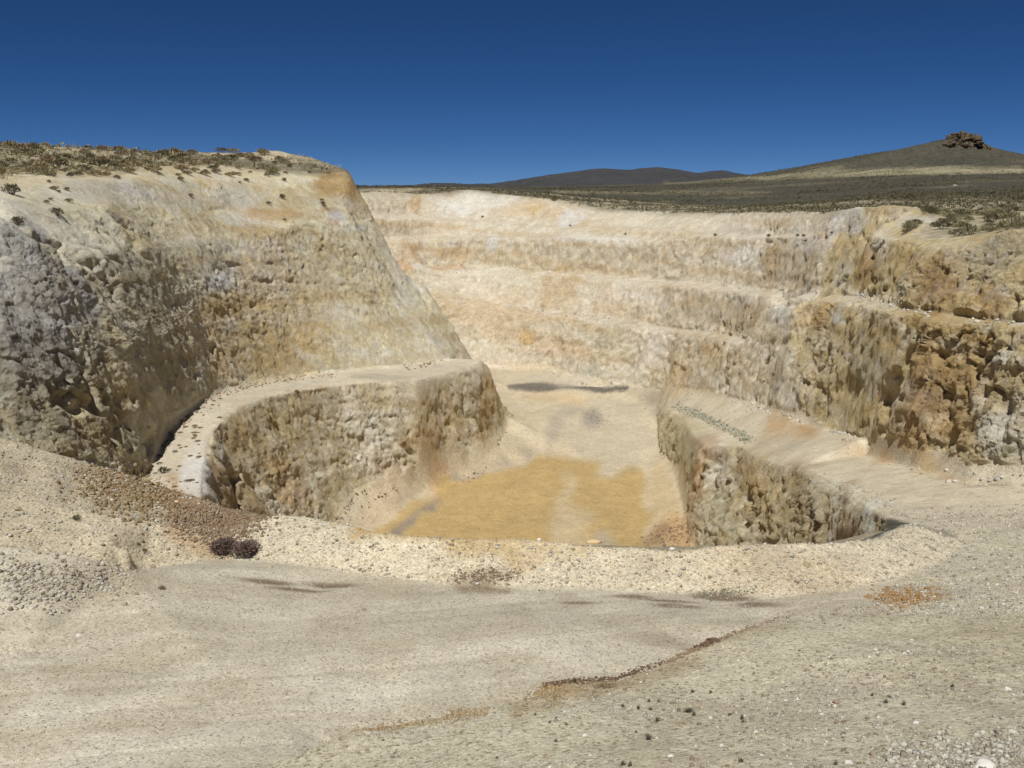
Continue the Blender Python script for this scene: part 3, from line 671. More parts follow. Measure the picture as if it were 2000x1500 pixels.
texts = {'hills': ('scrub covered desert slope rising behind the open pit', 'hillside'), 'plateau': ('scrubby plateau around the rim of the pit', 'plateau'),
    'pit_wall_far': ('pale cream benched wall at the far end of the pit', 'pit wall'), 'pit_wall_left': ('tall rough buff and grey pit wall on the left above the narrow bench', 'pit wall'),
    'pit_wall_right': ('ochre streaked rock wall with one bench on the right of the pit', 'pit wall'), 'pit_wall_lower_left': ('lower buff rock wall below the narrow left bench', 'pit wall'),
    'pit_wall_lower_right': ('dark clefted brown rock wall below the right haul road', 'pit wall'), 'pit_wall_near': ('near side wall of the pit just behind the gravel berm', 'pit wall'),
    'pit_floor': ('flat pit floor with a large ochre patch and a pale ramp', 'pit floor'), 'haul_road': ('wide dusty haul road running down along the right wall', 'road'),
    'bench': ('narrow white dusty bench curving along the left wall', 'bench'), 'berm': ('long pale gravel safety berm along the pit edge', 'berm'),
    'mound': ('brown rubble mounds at the left of the foreground road', 'mound'), 'road': ('pale dusty foreground road with tyre streaks and damp patches', 'road'),
    'gravel_slope': ('stony gravel slope in the bottom right foreground', 'gravel slope'), 'distant_hills': ('dark bare rounded hills on the horizon', 'hills')}
onames = {'pit_wall_far': 'far_pit_wall', 'pit_wall_left': 'left_pit_wall', 'pit_wall_right': 'right_pit_wall', 'pit_wall_lower_left': 'lower_left_pit_wall',
          'pit_wall_lower_right': 'lower_right_pit_wall', 'pit_wall_near': 'near_pit_wall'}
for n, i in ID.items():
    ii, jj = np.nonzero(QR == i)
    if len(ii) == 0: continue
    q = np.stack([idx[ii, jj], idx[ii+1, jj], idx[ii+1, jj+1], idx[ii, jj+1]], 1)
    used, inv = np.unique(q, return_inverse=True)
    o = add_mesh(onames.get(n, n), Pf[used], inv.reshape(q.shape), mats.get(n, M_rock), Cf[used])
    props(o, kind='structure', label=texts[n][0], category=texts[n][1])
# surroundings outside the surveyed fan: ground carried round behind the camera and to the sides
ring_r = np.exp(np.linspace(math.log(.6), math.log(8800), 700))
angs = np.concatenate([np.linspace(uc[-1]-.004, uc[-1]+.6, 70), np.linspace(uc[-1]+.64, 2*math.pi+uc[0]-.64, 40), np.linspace(2*math.pi+uc[0]-.6, 2*math.pi+uc[0]+.004, 70)])
prof = []
for c in (-1, 0): prof.append((np.interp(ring_r, RG[c], ZG[c]), np.stack([np.interp(ring_r, RG[c], C[c, :, k]) for k in range(3)], 1)))
co, cc = [], []
plain = -1.7-.03*np.minimum(ring_r, 300)+np.where(ring_r > 300, (ring_r-300)*.002, 0)*.5
for a in angs:
    f0 = a-uc[-1]; f1 = 2*math.pi+uc[0]-a
    p, f = (prof[0], f0) if f0 < f1 else (prof[1], f1)
    t = float(sst(.05, .62, f)); z = p[0]*(1-t)+plain*t
    jit = fbm((ring_r*math.sin(a)*.35).astype(np.float32), (ring_r*math.cos(a)*.2).astype(np.float32), np.zeros_like(ring_r, dtype=np.float32), 3, 300)*np.minimum(.02*ring_r, 1.2)*float(sst(0, .05, f))
    co.append(np.stack([ring_r*math.sin(a), ring_r*math.cos(a), z+jit-(.04 if f < 0 else 0)], 1)); cc.append(np.concatenate([p[1]*(1-t)+al((150,138,110))*t, np.ones((len(ring_r), 1))], 1))
co, cc = np.array(co), np.array(cc); ix = np.arange(co.shape[0]*co.shape[1]).reshape(co.shape[:2])
q = np.stack([ix[:-1, :-1], ix[1:, :-1], ix[1:, 1:], ix[:-1, 1:]], -1).reshape(-1, 4)
o = add_mesh('ground', co.reshape(-1, 3), q, M_gravel, cc.reshape(-1, 4))
props(o, kind='structure', label='open ground around the viewpoint', category='ground')
print('terrain', time.time()-T0)
RF = np.maximum.accumulate(RG + 1e-6*np.arange(NR)[None, :], 1)
EL = P2[..., 2]/np.hypot(P2[..., 0], P2[..., 1])
EMAX = np.maximum.accumulate(EL, 1)
def place(px, py):
    """point of the ground seen at this place of the survey photo"""
    u, t = ray(px, py); c = int(np.clip(round((u-uc[0])/DU), 0, len(uc)-1))
    j = int(np.argmax((EL[c] >= t) & (RG[c] > 6)))
    return P2[c, j]
def ground_at(u, r):
    """vectorised height of the finished ground; also whether that spot is in view"""
    c = np.clip(np.round((u-uc[0])/DU).astype(int), 0, len(uc)-1)
    j = np.array([np.searchsorted(RF[ci], ri) for ci, ri in zip(c, r)]).clip(1, NR-1)
    f = ((r-RF[c, j-1])/(RF[c, j]-RF[c, j-1]+1e-9)).clip(0, 1)[:, None]
    p = P2[c, j-1]*(1-f)+P2[c, j]*f
    vis = EL[c, j] >= EMAX[c, j]-.004
    return p, vis, REG[c, j], slope[c, j]

# ------------------------------------------------------------------ plants
def leaf_mat(name, cols, tr=.0):
    m, nt, b = nodes(name); lk = nt.links.new
    g = N(nt, 'ShaderNodeNewGeometry'); oi = N(nt, 'ShaderNodeObjectInfo')
    ad = N(nt, 'ShaderNodeMath', operation='ADD'); lk(g.outputs['Random Per Island'], ad.inputs[0]); lk(oi.outputs['Random'], ad.inputs[1])
    fr = N(nt, 'ShaderNodeMath', operation='MULTIPLY'); fr.inputs[1].default_value = .5; lk(ad.outputs[0], fr.inputs[0])
    cr = N(nt, 'ShaderNodeValToRGB'); e = cr.color_ramp.elements
    for k, c in enumerate(cols):
        el = e[0] if k == 0 else e[1] if k == len(cols)-1 else e.new(k/(len(cols)-1))
        el.color = (*al(c), 1)
        if k in (0, len(cols)-1): el.position = k/(len(cols)-1)
    lk(fr.outputs[0], cr.inputs[0]); lk(cr.outputs[0], b.inputs['Base Color'])
    return m
M_sage = leaf_mat('sage_leaves', ((128,126,96), (152,146,114), (176,164,130), (190,172,136)))
M_dry = leaf_mat('dry_twigs', ((132,112,88), (164,142,110), (190,168,132)))
M_dark = leaf_mat('dark_dead_twigs', ((96,78,74), (126,104,96), (150,128,116)))
M_green = leaf_mat('green_leaves', ((82,78,58), (106,100,76), (134,124,96)))
M_tuft = leaf_mat('grass_blades', ((96,94,80), (126,120,102), (150,142,120)))
def bush_mesh(name, n, mat, h=.55, leaf=.10, seed=0, spiky=.3, wide=1.0):
    g = np.random.default_rng(seed); vs, fs = [], []
    lobes = [(g.uniform(-.13, .13)*wide*(k_ > 0), g.uniform(-.13, .13)*(k_ > 0), g.uniform(.26, .36)) for k_ in range(6)]
    for k in range(n):
        lx, ly, lr = lobes[g.integers(len(lobes))]
        th, ph = g.uniform(0, 2*math.pi), math.acos(g.uniform(-.1, 1)); rad = lr*g.uniform(.55, 1.0)**.5
        c = np.array([lx+rad*math.sin(ph)*math.cos(th), ly+rad*math.sin(ph)*math.sin(th), h*(.28+rad*math.cos(ph)*1.7)])
        d = c-np.array([lx*.3, ly*.3, -.1]); d /= np.linalg.norm(d); d = d+g.normal(0, spiky, 3); d /= np.linalg.norm(d)
        s = np.cross(d, g.normal(0, 1, 3)); s /= np.linalg.norm(s)+1e-9
        l = leaf*g.uniform(.6, 1.5); wv = l*g.uniform(.18, .38); b0 = len(vs)
        vs += [c-s*wv*.5, c+s*wv*.5, c+d*l+s*wv*.35, c+d*l*1.25, c+d*l-s*wv*.35]
        fs += [(b0, b0+1, b0+2), (b0, b0+2, b0+4), (b0+4, b0+2, b0+3)]
    for k in range(max(6, n//25)):          # woody stems
        lx, ly, lr = lobes[g.integers(len(lobes))]; th = g.uniform(0, 6.28)
        e = np.array([lx+lr*.8*math.cos(th), ly+lr*.8*math.sin(th), h*g.uniform(.5, .9)]); a = np.array([lx*.15, ly*.15, -.08]); s = np.array([.012, .004, 0]); s2 = np.array([0, .012, 0])
        b0 = len(vs); vs += [a-s, a+s, e+s2*.4, a+s2, e-s*.4]; fs += [(b0, b0+1, b0+2), (b0+1, b0+3, b0+2), (b0, b0+4, b0+3)]
    co = np.array(vs); co[:, 2] = np.maximum(co[:, 2], -.08)
    o = add_mesh(name, co, np.array(fs), mat, None, False, True); COL.objects.unlink(o); me = o.data; bpy.data.objects.remove(o); return me
ME_sage = [bush_mesh('sagebrush', 420, M_sage, .55, .09, s) for s in (1, 2, 3)]
ME_dry = [bush_mesh('dry_bush', 380, M_dry, .5, .10, s) for s in (4, 5)]
ME_green = [bush_mesh('green_bush', 420, M_green, .6, .08, s) for s in (6, 7)]
ME_low = bush_mesh('low_bush', 500, M_dry, .4, .08, 9, .6, 1.2)
ME_dark = bush_mesh('dead_bush', 2200, M_dark, .62, .07, 8, .6, 1.3)
ME_tuft = []
for s in (11, 12, 13):
    g = np.random.default_rng(s); vs, fs = [], []
    for k in range(85):
        a, t = g.uniform(0, 6.28), abs(g.normal(0, .5)); l = g.uniform(.5, 1.0); b = np.array([g.normal(0, .10), g.normal(0, .10), -.03])
        d = np.array([math.sin(t)*math.cos(a), math.sin(t)*math.sin(a), math.cos(t)]); sd = np.array([-math.sin(a), math.cos(a), 0])*.028
        m_ = b+d*l*.55; e = b+d*l+np.array([0, 0, -.15*t*l]); i = len(vs)
        vs += [b-sd, b+sd, m_+sd*.8, m_-sd*.8, e]; fs += [(i, i+1, i+2), (i, i+2, i+3), (i+3, i+2, i+4)]
    o = add_mesh('grass_tuft', np.array(vs), np.array(fs), M_tuft, None, False, True); COL.objects.unlink(o); ME_tuft.append(o.data); bpy.data.objects.remove(o)
def put(name, me, p, s, label, cat, group=None, sz=1., rz=None, sink=0.02):
    o = bpy.data.objects.new(name, me); COL.objects.link(o); o.location = (float(p[0]), float(p[1]), float(p[2])-sink*s)
    o.rotation_euler = (0, 0, random.uniform(0, 6.28) if rz is None else rz)
    o.scale = (s, s*random.uniform(.85, 1.1), s*sz); o['label'] = label; o['category'] = cat
    if group: o['group'] = group
    return o
g = np.random.default_rng(90); vs, fs = [], []
for k in range(16):
    th = g.uniform(0, 6.28); e = np.array([.3*math.cos(th), .3*math.sin(th), g.uniform(.2, .45)])
    for s3 in (np.array([.014, 0, 0]), np.array([0, .014, 0])):
        b0 = len(vs); vs += [np.array([0, 0, -.06])-s3, np.array([0, 0, -.06])+s3, e+s3*.3, e-s3*.3]; fs += [(b0, b0+1, b0+2), (b0, b0+2, b0+3)]
_o = add_mesh('stems', np.array(vs), np.array(fs), M_dark, None, False, True); ME_stems = _o.data; bpy.data.objects.remove(_o)
def with_stems(o):
    c = bpy.data.objects.new('stems', ME_stems); COL.objects.link(c); c.parent = o; return o
def px_size(p, px): return px*float(np.linalg.norm(p))/FP
def scatter(n, x0, x1, y0, y1, r0, r1, regs, tries=40000, slmax=35):
    us = rng.uniform(ray(x0, 400)[0], ray(x1, 400)[0], tries); rs = np.exp(rng.uniform(math.log(r0), math.log(r1), tries))
    p, vis, rg, sl = ground_at(us, rs)
    d = p[:, 1]*CT-p[:, 2]*ST; yy = 750-FP*(p[:, 2]*CT+p[:, 1]*ST)/d
    ok = vis & np.isin(rg, [ID[k] for k in regs]) & (yy > y0) & (yy < y1) & (sl < slmax)
    return p[ok][:n]
# plateau above the left wall
for k, p in enumerate(scatter(210, -20, 560, 270, 345, 128, 206, ['plateau', 'pit_wall_left', 'hills'])):
    me = random.choice(ME_sage+ME_sage+ME_dry+ME_green[:1])
    put('sagebrush', me, p, random.uniform(1.2, 3.0), 'grey tan sagebrush growing on the plateau above the left pit wall', 'shrub', 'sagebrush on the left plateau', random.uniform(.55, .8))
# plateau above the right wall
for k, p in enumerate(scatter(75, 1772, 2030, 385, 462, 92, 185, ['plateau', 'pit_wall_right', 'hills'])):
    me = random.choice(ME_sage+ME_green)
    put('sagebrush', me, p, random.uniform(1.2, 2.6), 'grey green sagebrush growing behind the rim of the right pit wall', 'shrub', 'sagebrush above the right wall', random.uniform(.6, .85))
put('sagebrush', ME_sage[1], place(1777, 452), 2.3, 'round pale sagebrush at the left end of the shrubs on the right rim', 'shrub', sz=.95)
single = [(107,415,26,'g','dark green shrub clinging to the grey slope above the left rock face'), (35,433,26,'g','dark green shrub on the pale slope nearest the left edge, left of its darker neighbour'),
    (22,372,34,'g','broad dark shrub at the foot of the pale dirt mound on the far left'), (96,355,10,'d','tiny brown bush at the right end of the row below the pale dirt mound'), (137,341,9,'d','small brown bush on the face of the pale dirt mound'),
    (131,371,12,'s','grey green bush right of a smaller one on the track above the left wall'), (116,375,9,'s','smaller grey bush left of its twin on the track above the left wall'),
    (551,385,15,'g','dark round shrub on the ledge below the ochre outcrop of the left wall'), (629,398,11,'g','dark shrub below the ochre outcrop, right along the ledge'), (556,351,11,'g','dark bush on the brown track just left of the ochre outcrop'),
    (565,325,12,'g','green bush on the pale bank above the brown track'), (424,325,14,'g','green bush beside the white strip on the upper left slope'), (373,383,12,'s','dark little shrub on the smooth white slope of the upper left wall'),
    (604,336,10,'s','small bush at the edge of the cream bank near the skyline'), (581,766,14,'d','lone brown round bush on the outer edge of the left bench'), (317,1148,14,'s','grey green bush on the road margin right of the rubble mound'),
    (283,1077,12,'g','small dark bush above the pale streak beside the rubble mound'), (270,1063,9,'s','tiny grey bush beside the track behind the rubble mound'), (150,1012,18,'g','low green plant on the slope below the brown rubble ridge'),
    (318,920,22,'g','low olive plant at the near end of the left bench'), (1502,460,10,'g','dark bush on the thin upper bench, leftmost of the dotted row'), (1558,460,9,'g','dark bush in the dotted row on the thin upper bench, second from left'),
    (1570,460,9,'g','dark bush in the dotted row on the thin upper bench, third from left'), (1622,456,8,'g','dark bush at the right end of the dotted row on the thin upper bench'), (1574,471,8,'g','dark bush just below the dotted row on the white slope'),
    (1396,459,9,'g','dark bush on the thin upper bench above the middle of the far wall'), (942,425,6,'g','dot of a bush on the highest ledge of the far wall'), (1114,441,6,'g','dot of a bush on the ledge under the white patch of the far wall'),
    (1222,459,6,'g','dot of a bush on the second ledge of the far wall'), (1787,441,9,'g','small dark bush on the white shoulder left of the right rim shrubs'), (1083,389,16,'g','green bush on the far rim right of the highest white wall'),
    (1122,1330,14,'g','green sprig on the crest of the gravel slope edge'), (1053,1153,5,'g','speck of a plant at the foot of the berm')]
for x, y, s, t, lab in single:
    p = place(x, y+s*.25); me = {'g': ME_green[0], 'd': ME_dry[0], 's': ME_sage[0]}[t]
    with_stems(put('shrub', me, p, px_size(p, s)*1.05, lab, 'shrub', sz=1.0))
for x, y, s, lab in ((438,1078,66,'dark purple brown dead bush at the left end of the berm, larger of the two'), (480,1080,58,'dark dead bush touching its larger neighbour at the left end of the berm'), (1180,1342,44,'low brown twiggy bush lying on the crest of the gravel slope')):
    lowb = x > 1000
    p = place(x, y); with_stems(put('dead_bush', ME_low if lowb else ME_dark, p, px_size(p, s)*1.1, lab, 'bush', sz=.3 if lowb else .62)); 
for x, y, s in ((1345,1390,16),(1355,1396,14),(1284,1409,13),(1246,1385,11),(1270,1386,10),(1216,1380,9),(1425,1397,9),(1449,1404,13),(1450,1410,10),(1265,1443,18),(1217,1494,14),(1230,1495,14),(1074,1412,8),(1106,1415,9),
                (1086,1448,9),(1088,1402,7),(1353,1351,10),(1387,1353,9),(1267,1370,9),(1286,1370,8),(1340,1389,12),(1242,1430,8),(1446,1487,14),(1630,1492,12),(1730,1372,12),(1765,1375,12),(1738,1362,9),(1705,1358,9),(1045,1396,7),(1860,1340,10),(970,1480,7)):
    p = place(x, y+2); put('grass_tuft', random.choice(ME_tuft), p, px_size(p, s)*1.1, 'small dark spiky grass tuft on the stony foreground slope', 'grass tuft', 'grass tufts on the gravel slope', .8)
for k, p in enumerate(scatter(40, 200, 420, 700, 985, 70, 140, ['bench'])):
    put('weed_clump', ME_dry[k % 2], p, random.uniform(.3, .8), 'small dry weed clump on the white dusty left bench', 'weed', 'weeds along the left bench', .5)
for k, p in enumerate(scatter(40, 60, 700, 295, 440, 84, 200, ['pit_wall_left', 'plateau'], slmax=40)):
    put('shrub', random.choice(ME_green+ME_dry), p, random.uniform(.5, 1.3), 'scattered little shrub on the pale upper slope of the left wall', 'shrub', 'scattered shrubs above the left wall', .8)

# ------------------------------------------------------------------ stones
def stone_mat(name, cols):
    m = leaf_mat(name, cols); nt = m.node_tree; b = nt.nodes['Principled BSDF']; lk = nt.links.new
    n = N(nt, 'ShaderNodeTexNoise'); n.inputs['Scale'].default_value = 25; n.inputs['Detail'].default_value = 4
    bp = N(nt, 'ShaderNodeBump'); bp.inputs['Distance'].default_value = .02; bp.inputs['Strength'].default_value = .6; lk(n.outputs['Fac'], bp.inputs['Height']); lk(bp.outputs[0], b.inputs['Normal'])
    return m
M_st_mix = stone_mat('mixed_stones', ((112,90,64), (176,150,110), (212,194,156), (220,208,182), (230,220,198), (244,240,226)))
M_st_brown = stone_mat('brown_stones', ((122,100,80), (160,134,106), (192,168,134), (208,190,160), (176,152,124)))
M_st_rust = stone_mat('rusty_stones', ((126,100,64), (166,130,80), (194,162,106), (208,184,142), (200,184,152)))
M_st_orange = stone_mat('orange_clods', ((150,108,58), (180,134,76), (204,168,112), (208,190,154)))
M_st_dark = stone_mat('dark_clods', ((92,72,60), (124,98,80), (150,122,98)))
M_st_white = stone_mat('white_stones', ((222,212,196), (238,232,222)))
M_st_tan = stone_mat('tan_stones', ((206,172,122), (222,196,150)))
M_st_grey = stone_mat('grey_stones', ((112,112,92), (150,146,124), (190,182,160)))
import bmesh
def ico(sub):
    bm = bmesh.new(); bmesh.ops.create_icosphere(bm, subdivisions=sub, radius=1); v = np.array([x.co[:] for x in bm.verts]); f = np.array([[q.index for q in x.verts] for x in bm.faces]); bm.free(); return v, f
ICO1, ICO2 = ico(1), ico(3)
def stones(name, pts, sizes, mat, seed=0):
    g = np.random.default_rng(seed); v, f = ICO1; n = len(pts)
    base = []
    for k in range(24):
        w_ = v*(1+g.normal(0, .16, (len(v), 1)))*g.uniform(.55, 1.15, 3)
        for _ in range(3):
            nn = g.normal(0, 1, 3); nn /= np.linalg.norm(nn); d = w_@nn; lim = g.uniform(.4, .7); w_ -= np.outer(np.maximum(d-lim, 0), nn)
        base.append(w_)
    base = np.array(base); pick = g.integers(0, 24, n); a = g.uniform(0, 6.28, n)
    b = base[pick]*np.asarray(sizes)[:, None, None]; ca, sa = np.cos(a)[:, None], np.sin(a)[:, None]
    x = b[..., 0]*ca-b[..., 1]*sa; y = b[..., 0]*sa+b[..., 1]*ca; z = b[..., 2]*.75
    co = np.stack([x, y, z+np.asarray(sizes)[:, None]*.15], -1)+np.asarray(pts)[:, None, :]
    fs = f[None]+(np.arange(n)*len(v))[:, None, None]
    return add_mesh(name, co.reshape(-1, 3), fs.reshape(-1, 3), mat, None, False, True)
def field(n, x0, x1, r0, r1, regs, seed):
    g = np.random.default_rng(seed); us = g.uniform(ray(x0, 1200)[0], ray(x1, 1200)[0], n); rs = np.sqrt(g.uniform(r0**2, r1**2, n))
    p, vis, rg, sl = ground_at(us, rs); ok = np.isin(rg, [ID[k] for k in regs]); return p[ok], g
p, g = field(120000, -60, 2060, 11, 40, ['gravel_slope'], 1)
dens = fbm((p[:, 0]*.35).astype(np.float32), (p[:, 1]*.35).astype(np.float32), (p[:, 2]*0).astype(np.float32), 3, 401)
p = p[dens+g.uniform(-.4, .4, len(p)) > -.05]
props(stones('gravel', p, .008+.014*g.pareto(2.0, len(p)).clip(0, 4.0), M_st_mix, 2), kind='stuff', label='loose pale stones strewn over the foreground slope', category='gravel')
p, g = field(60000, -60, 2000, 34, 62, ['berm', 'mound', 'haul_road', 'gravel_slope'], 3)
props(stones('gravel', p, .014+.02*g.pareto(2.1, len(p)).clip(0, 4.5), M_st_mix, 4), kind='stuff', label='loose stones on the berm and the mounds', category='gravel')
p, g = field(60000, -60, 1700, 20, 40, ['road'], 5)
props(stones('gravel', p, .007+.009*g.pareto(2.2, len(p)).clip(0, 3.5), M_st_mix, 6), kind='stuff', label='fine stones scattered on the dusty road', category='gravel')
def heap_pts(poly, n, seed):
    g = np.random.default_rng(seed); xs = [q[0] for q in poly]; ys = [q[1] for q in poly]; out = []
    sd_ = math.sqrt(abs(sum(poly[i-1][0]*poly[i][1]-poly[i][0]*poly[i-1][1] for i in range(len(poly))))/2)
    sd_ = min(sd_, 2.2*sd_*sd_/max(max(xs)-min(xs), 1))
    while len(out) < n:
        x, y = g.uniform(min(xs), max(xs)), g.uniform(min(ys), max(ys)); ins = False; a0, b0 = poly[-1]
        for a1, b1 in poly:
            if (y < b0) != (y < b1) and x < (a1-a0)*(y-b0)/(b1-b0)+a0: ins = not ins
            a0, b0 = a1, b1
        if ins: out.append(place(x+g.normal(0, .14)*sd_*1.6, y+g.normal(0, .14)*sd_))
    return np.array(out), g
def heap(poly, n, s0, s1, mat, seed, lab, cat='rubble', kind='stuff', name='rubble'):
    p, g = heap_pts(poly, n, seed); return props(stones(name, p, s0+(s1-s0)*g.random(n)**3, mat, seed+50), kind=kind, label=lab, category=cat)
heap([(200,905),(330,960),(350,985),(310,1010),(230,995),(150,960)], 2600, .03, .15, M_st_rust, 21, 'rusty brown rubble on the left foreground ridge')
heap([(360,990),(430,990),(520,1012),(480,1045),(420,1060),(340,1030)], 2600, .03, .12, M_st_brown, 22, 'brown gravel spill between the ridge and the berm')
heap([(0,1090),(60,1110),(110,1110),(240,1115),(245,1150),(180,1165),(90,1170),(0,1180)], 1400, .02, .12, M_st_mix, 23, 'tan stones on the low mound beside the road')
heap([(880,1120),(1000,1115),(1010,1130),(960,1138),(890,1136)], 500, .02, .08, M_st_brown, 24, 'dark brown pebbles at the foot of the berm')
heap([(1300,1291),(1385,1253),(1440,1234),(1550,1196),(1552,1199),(1442,1239),(1390,1259),(1303,1297)], 620, .02, .07, M_st_brown, 25, 'dark brown clods along the crest of the gravel slope')
heap([(1360,1266),(1395,1250),(1410,1248),(1385,1262)], 160, .03, .12, M_st_dark, 36, 'dark clump of clods at the highest bend of the slope crest')
heap([(1030,1372),(1060,1339),(1110,1334),(1120,1360),(1080,1378)], 380, .02, .07, M_st_rust, 26, 'yellow brown clods at the middle of the slope crest')
heap([(690,1428),(780,1412),(860,1402),(890,1386),(960,1384),(950,1396),(890,1408),(780,1422)], 480, .02, .07, M_st_rust, 27, 'rusty clods along the lower end of the slope crest')
heap([(1060,1336),(1130,1327),(1200,1324),(1300,1290),(1302,1294),(1205,1330),(1130,1334),(1065,1340)], 460, .025, .07, M_st_dark, 28, 'row of dark pebbles along the crest edge')
heap([(1290,1040),(1345,1000),(1345,1060),(1250,1062)], 420, .05, .22, M_st_brown, 29, 'brown rubble at the foot of the lower right wall')
heap([(1140,812),(1170,800),(1185,820),(1160,834)], 160, .05, .2, M_st_grey, 30, 'grey stones in the middle of the pale ramp')
heap([(1316,789),(1330,793),(1405,825),(1470,858),(1464,862),(1400,834),(1320,797)], 700, .12, .42, M_st_grey, 31, 'grey green rubble windrow along the outer edge of the haul road')
heap([(1690,1166),(1740,1152),(1830,1148),(1840,1165),(1780,1182),(1720,1180)], 800, .025, .11, M_st_orange, 32, 'heap of orange brown clods beside the road on the right', 'gravel heap', 'stuff', 'gravel_heap')
heap([(1380,1155),(1500,1150),(1460,1165),(1350,1168)], 240, .02, .07, M_st_grey, 33, 'greyish pebbles at the foot of the right end of the berm')
heap([(1600,925),(1700,960),(1760,990),(1740,996),(1640,955)], 300, .03, .12, M_st_mix, 34, 'white stones along the edge of the haul road')
heap([(1760,1450),(2000,1430),(2000,1500),(1700,1500)], 900, .02, .10, M_st_mix, 35, 'brown and grey stones crowding the bottom right corner')
def toe_rubble(names_, n, s0, s1, spread, mat, seed, lab):
    g = np.random.default_rng(seed); pts = []
    for nm in names_:
        l = [q for q in L[nm] if abs(q[0]) < .54]
        xy = np.array([[math.exp(q[1])*math.sin(q[0]), math.exp(q[1])*math.cos(q[0])] for q in l])
        seg = np.linalg.norm(np.diff(xy, axis=0), axis=1); cs = np.concatenate([[0], np.cumsum(seg)]); t = g.uniform(0, cs[-1], n)
        t = t[fbm((t*.15).astype(np.float32), (t*0).astype(np.float32), (t*0).astype(np.float32), 2, seed) > -.25*g.random(len(t))-.02]
        q = np.stack([np.interp(t, cs, xy[:, 0]), np.interp(t, cs, xy[:, 1])], 1)
        q *= (1-np.abs(g.normal(0, spread, len(t)))/np.linalg.norm(q, axis=1))[:, None]; pts.append(q)
    q = np.concatenate(pts); p, vis, rg, sl = ground_at(np.arctan2(q[:, 0], q[:, 1]), np.hypot(q[:, 0], q[:, 1])); p = p[sl < 50]
    return props(stones('rubble', p, s0+(s1-s0)*g.random(len(p))**4, mat, seed+9), kind='stuff', label=lab, category='rubble')
toe_rubble(['lw_toe', 'bench_in'], 1500, .05, .28, 2.2, M_st_brown, 101, 'fallen rock along the foot of the left walls')
toe_rubble(['far_toe', 'B4i', 'B3i'], 1300, .07, .32, 2.5, M_st_mix, 102, 'fallen rock on the benches and at the foot of the far wall')
toe_rubble(['rw_toe'], 900, .05, .3, 2.0, M_st_brown, 103, 'fallen rock at the foot of the lower right wall')
def rock_mesh(name, mat, seed, dims=(1, 1, 1), rough=.22, sub=None):
    g = np.random.default_rng(seed); v, f = sub or ICO2; w_ = v.copy()
    for _ in range(9):
        nn = g.normal(0, 1, 3); nn /= np.linalg.norm(nn); d = w_@nn; lim = g.uniform(.55, .85); w_ -= np.outer(np.maximum(d-lim, 0), nn)
    q = w_.astype(np.float32); w_ = w_*(1+rough*fbm(q[:, 0]*1.7+seed, q[:, 1]*1.7, q[:, 2]*1.7, 4, seed))[:, None]*np.array(dims)
    o = add_mesh(name, w_, f, mat, None, False, True); COL.objects.unlink(o); me = o.data; bpy.data.objects.remove(o); return me
RM = {k: [rock_mesh('stone', m, 60+i*3+j, (1, .8, .65)) for j in range(2)] for i, (k, m) in enumerate((('w', M_st_white), ('b', M_st_brown), ('r', M_st_rust), ('t', M_st_tan), ('g', M_st_grey)))}
big = [(1053,1053,13,'w','white rounded boulder sitting on the middle of the berm crest'), (655,1021,14,'t','yellow boulder on the crest of the berm at its left'), (527,1107,14,'r','orange stone at the foot of the berm right of the dead bushes'),
    (36,992,20,'r','orange red boulder on the slope at the left edge'), (710,1190,12,'r','rusty red stone alone on the dusty road'), (1060,1100,9,'t','tan stone half way down the berm face'),
    (1865,361,10,'g','pale boulder alone on the dark scrub hillside'), (1311,1070,18,'w','white rock at the right end of the pale berm'), (1110,1055,7,'t','small tan rock on the berm crest right of the white boulder'),
    (1575,1099,22,'r','brown slab on the face of the right part of the berm'), (1500,1060,16,'t','tan block on the right part of the berm crest'), (620,1032,10,'b','brown rock below the left crest of the berm'),
    (345,978,16,'t','cream rock on the tip of the rusty rubble ridge'), (1968,1345,18,'w','large white stone in the soil near the right edge'), (1925,1492,44,'w','biggest white stone at the bottom right corner'),
    (1655,1486,20,'w','white chunky stone at the bottom of the slope'), (1788,1410,14,'w','white flat stone on the slope right of the tufts'), (1310,1475,15,'w','white stone with dark edge on the lower slope'),
    (1475,1428,14,'w','left one of two white stones lying side by side on the slope'), (1490,1425,12,'w','right one of two white stones lying side by side on the slope'), (1700,1477,13,'b','dark brown stone on the lower slope'),
    (1448,1487,13,'b','dark round stone beside a tuft near the bottom edge'), (1270,1349,8,'b','round brown stone just below the slope crest'), (1460,1473,11,'r','rusty stone near the bottom edge'), (1070,1421,10,'r','rusty stone low on the slope left of the tufts'),
    (1563,1372,10,'r','orange stone on the upper slope beneath the white ones'), (1636,1370,17,'b','dark brown cluster stone on the slope, centre right'), (1845,1312,13,'b','dark brown stone on the upper right slope'), (1672,1335,10,'r','orange stone at centre right of the slope'),
    (1830,1240,9,'r','small rusty stone below the orange heap'), (1700,1282,11,'w','white stone on the upper part of the slope'), (1710,1268,10,'w','pale stone just above the white one on the slope'), (1605,1290,8,'b','small dark stone left of the white ones'),
    (1300,1375,6,'b','tiny dark stone by the tufts'), (1208,1259,9,'b','dark stone on the road near its middle'), (1500,740,9,'t','tan block on the upper pit floor'), (155,1240,12,'w','white flat stone on the left of the road'), (85,1190,10,'b','dark stone at the edge of the low mound')]
for k, (x, y, s, t, lab) in enumerate(big):
    p = place(x, y+s*.2); o = put('boulder' if s > 12 else 'stone', RM[t][k % 2], p, px_size(p, s)*.5, lab, 'rock', sz=random.uniform(.7, 1.0), sink=0)
    o.rotation_euler = (random.uniform(-.3, .3), random.uniform(-.3, .3), random.uniform(0, 6.28))
p = place(1162, 1062); s_ = px_size(p, 16)
put('slab', rock_mesh('rock_slab', M_st_tan, 91, (1.0, .45, .32), .15), p, s_, 'long flat tan slab lying on the berm crest', 'rock', rz=.1, sink=-.15)
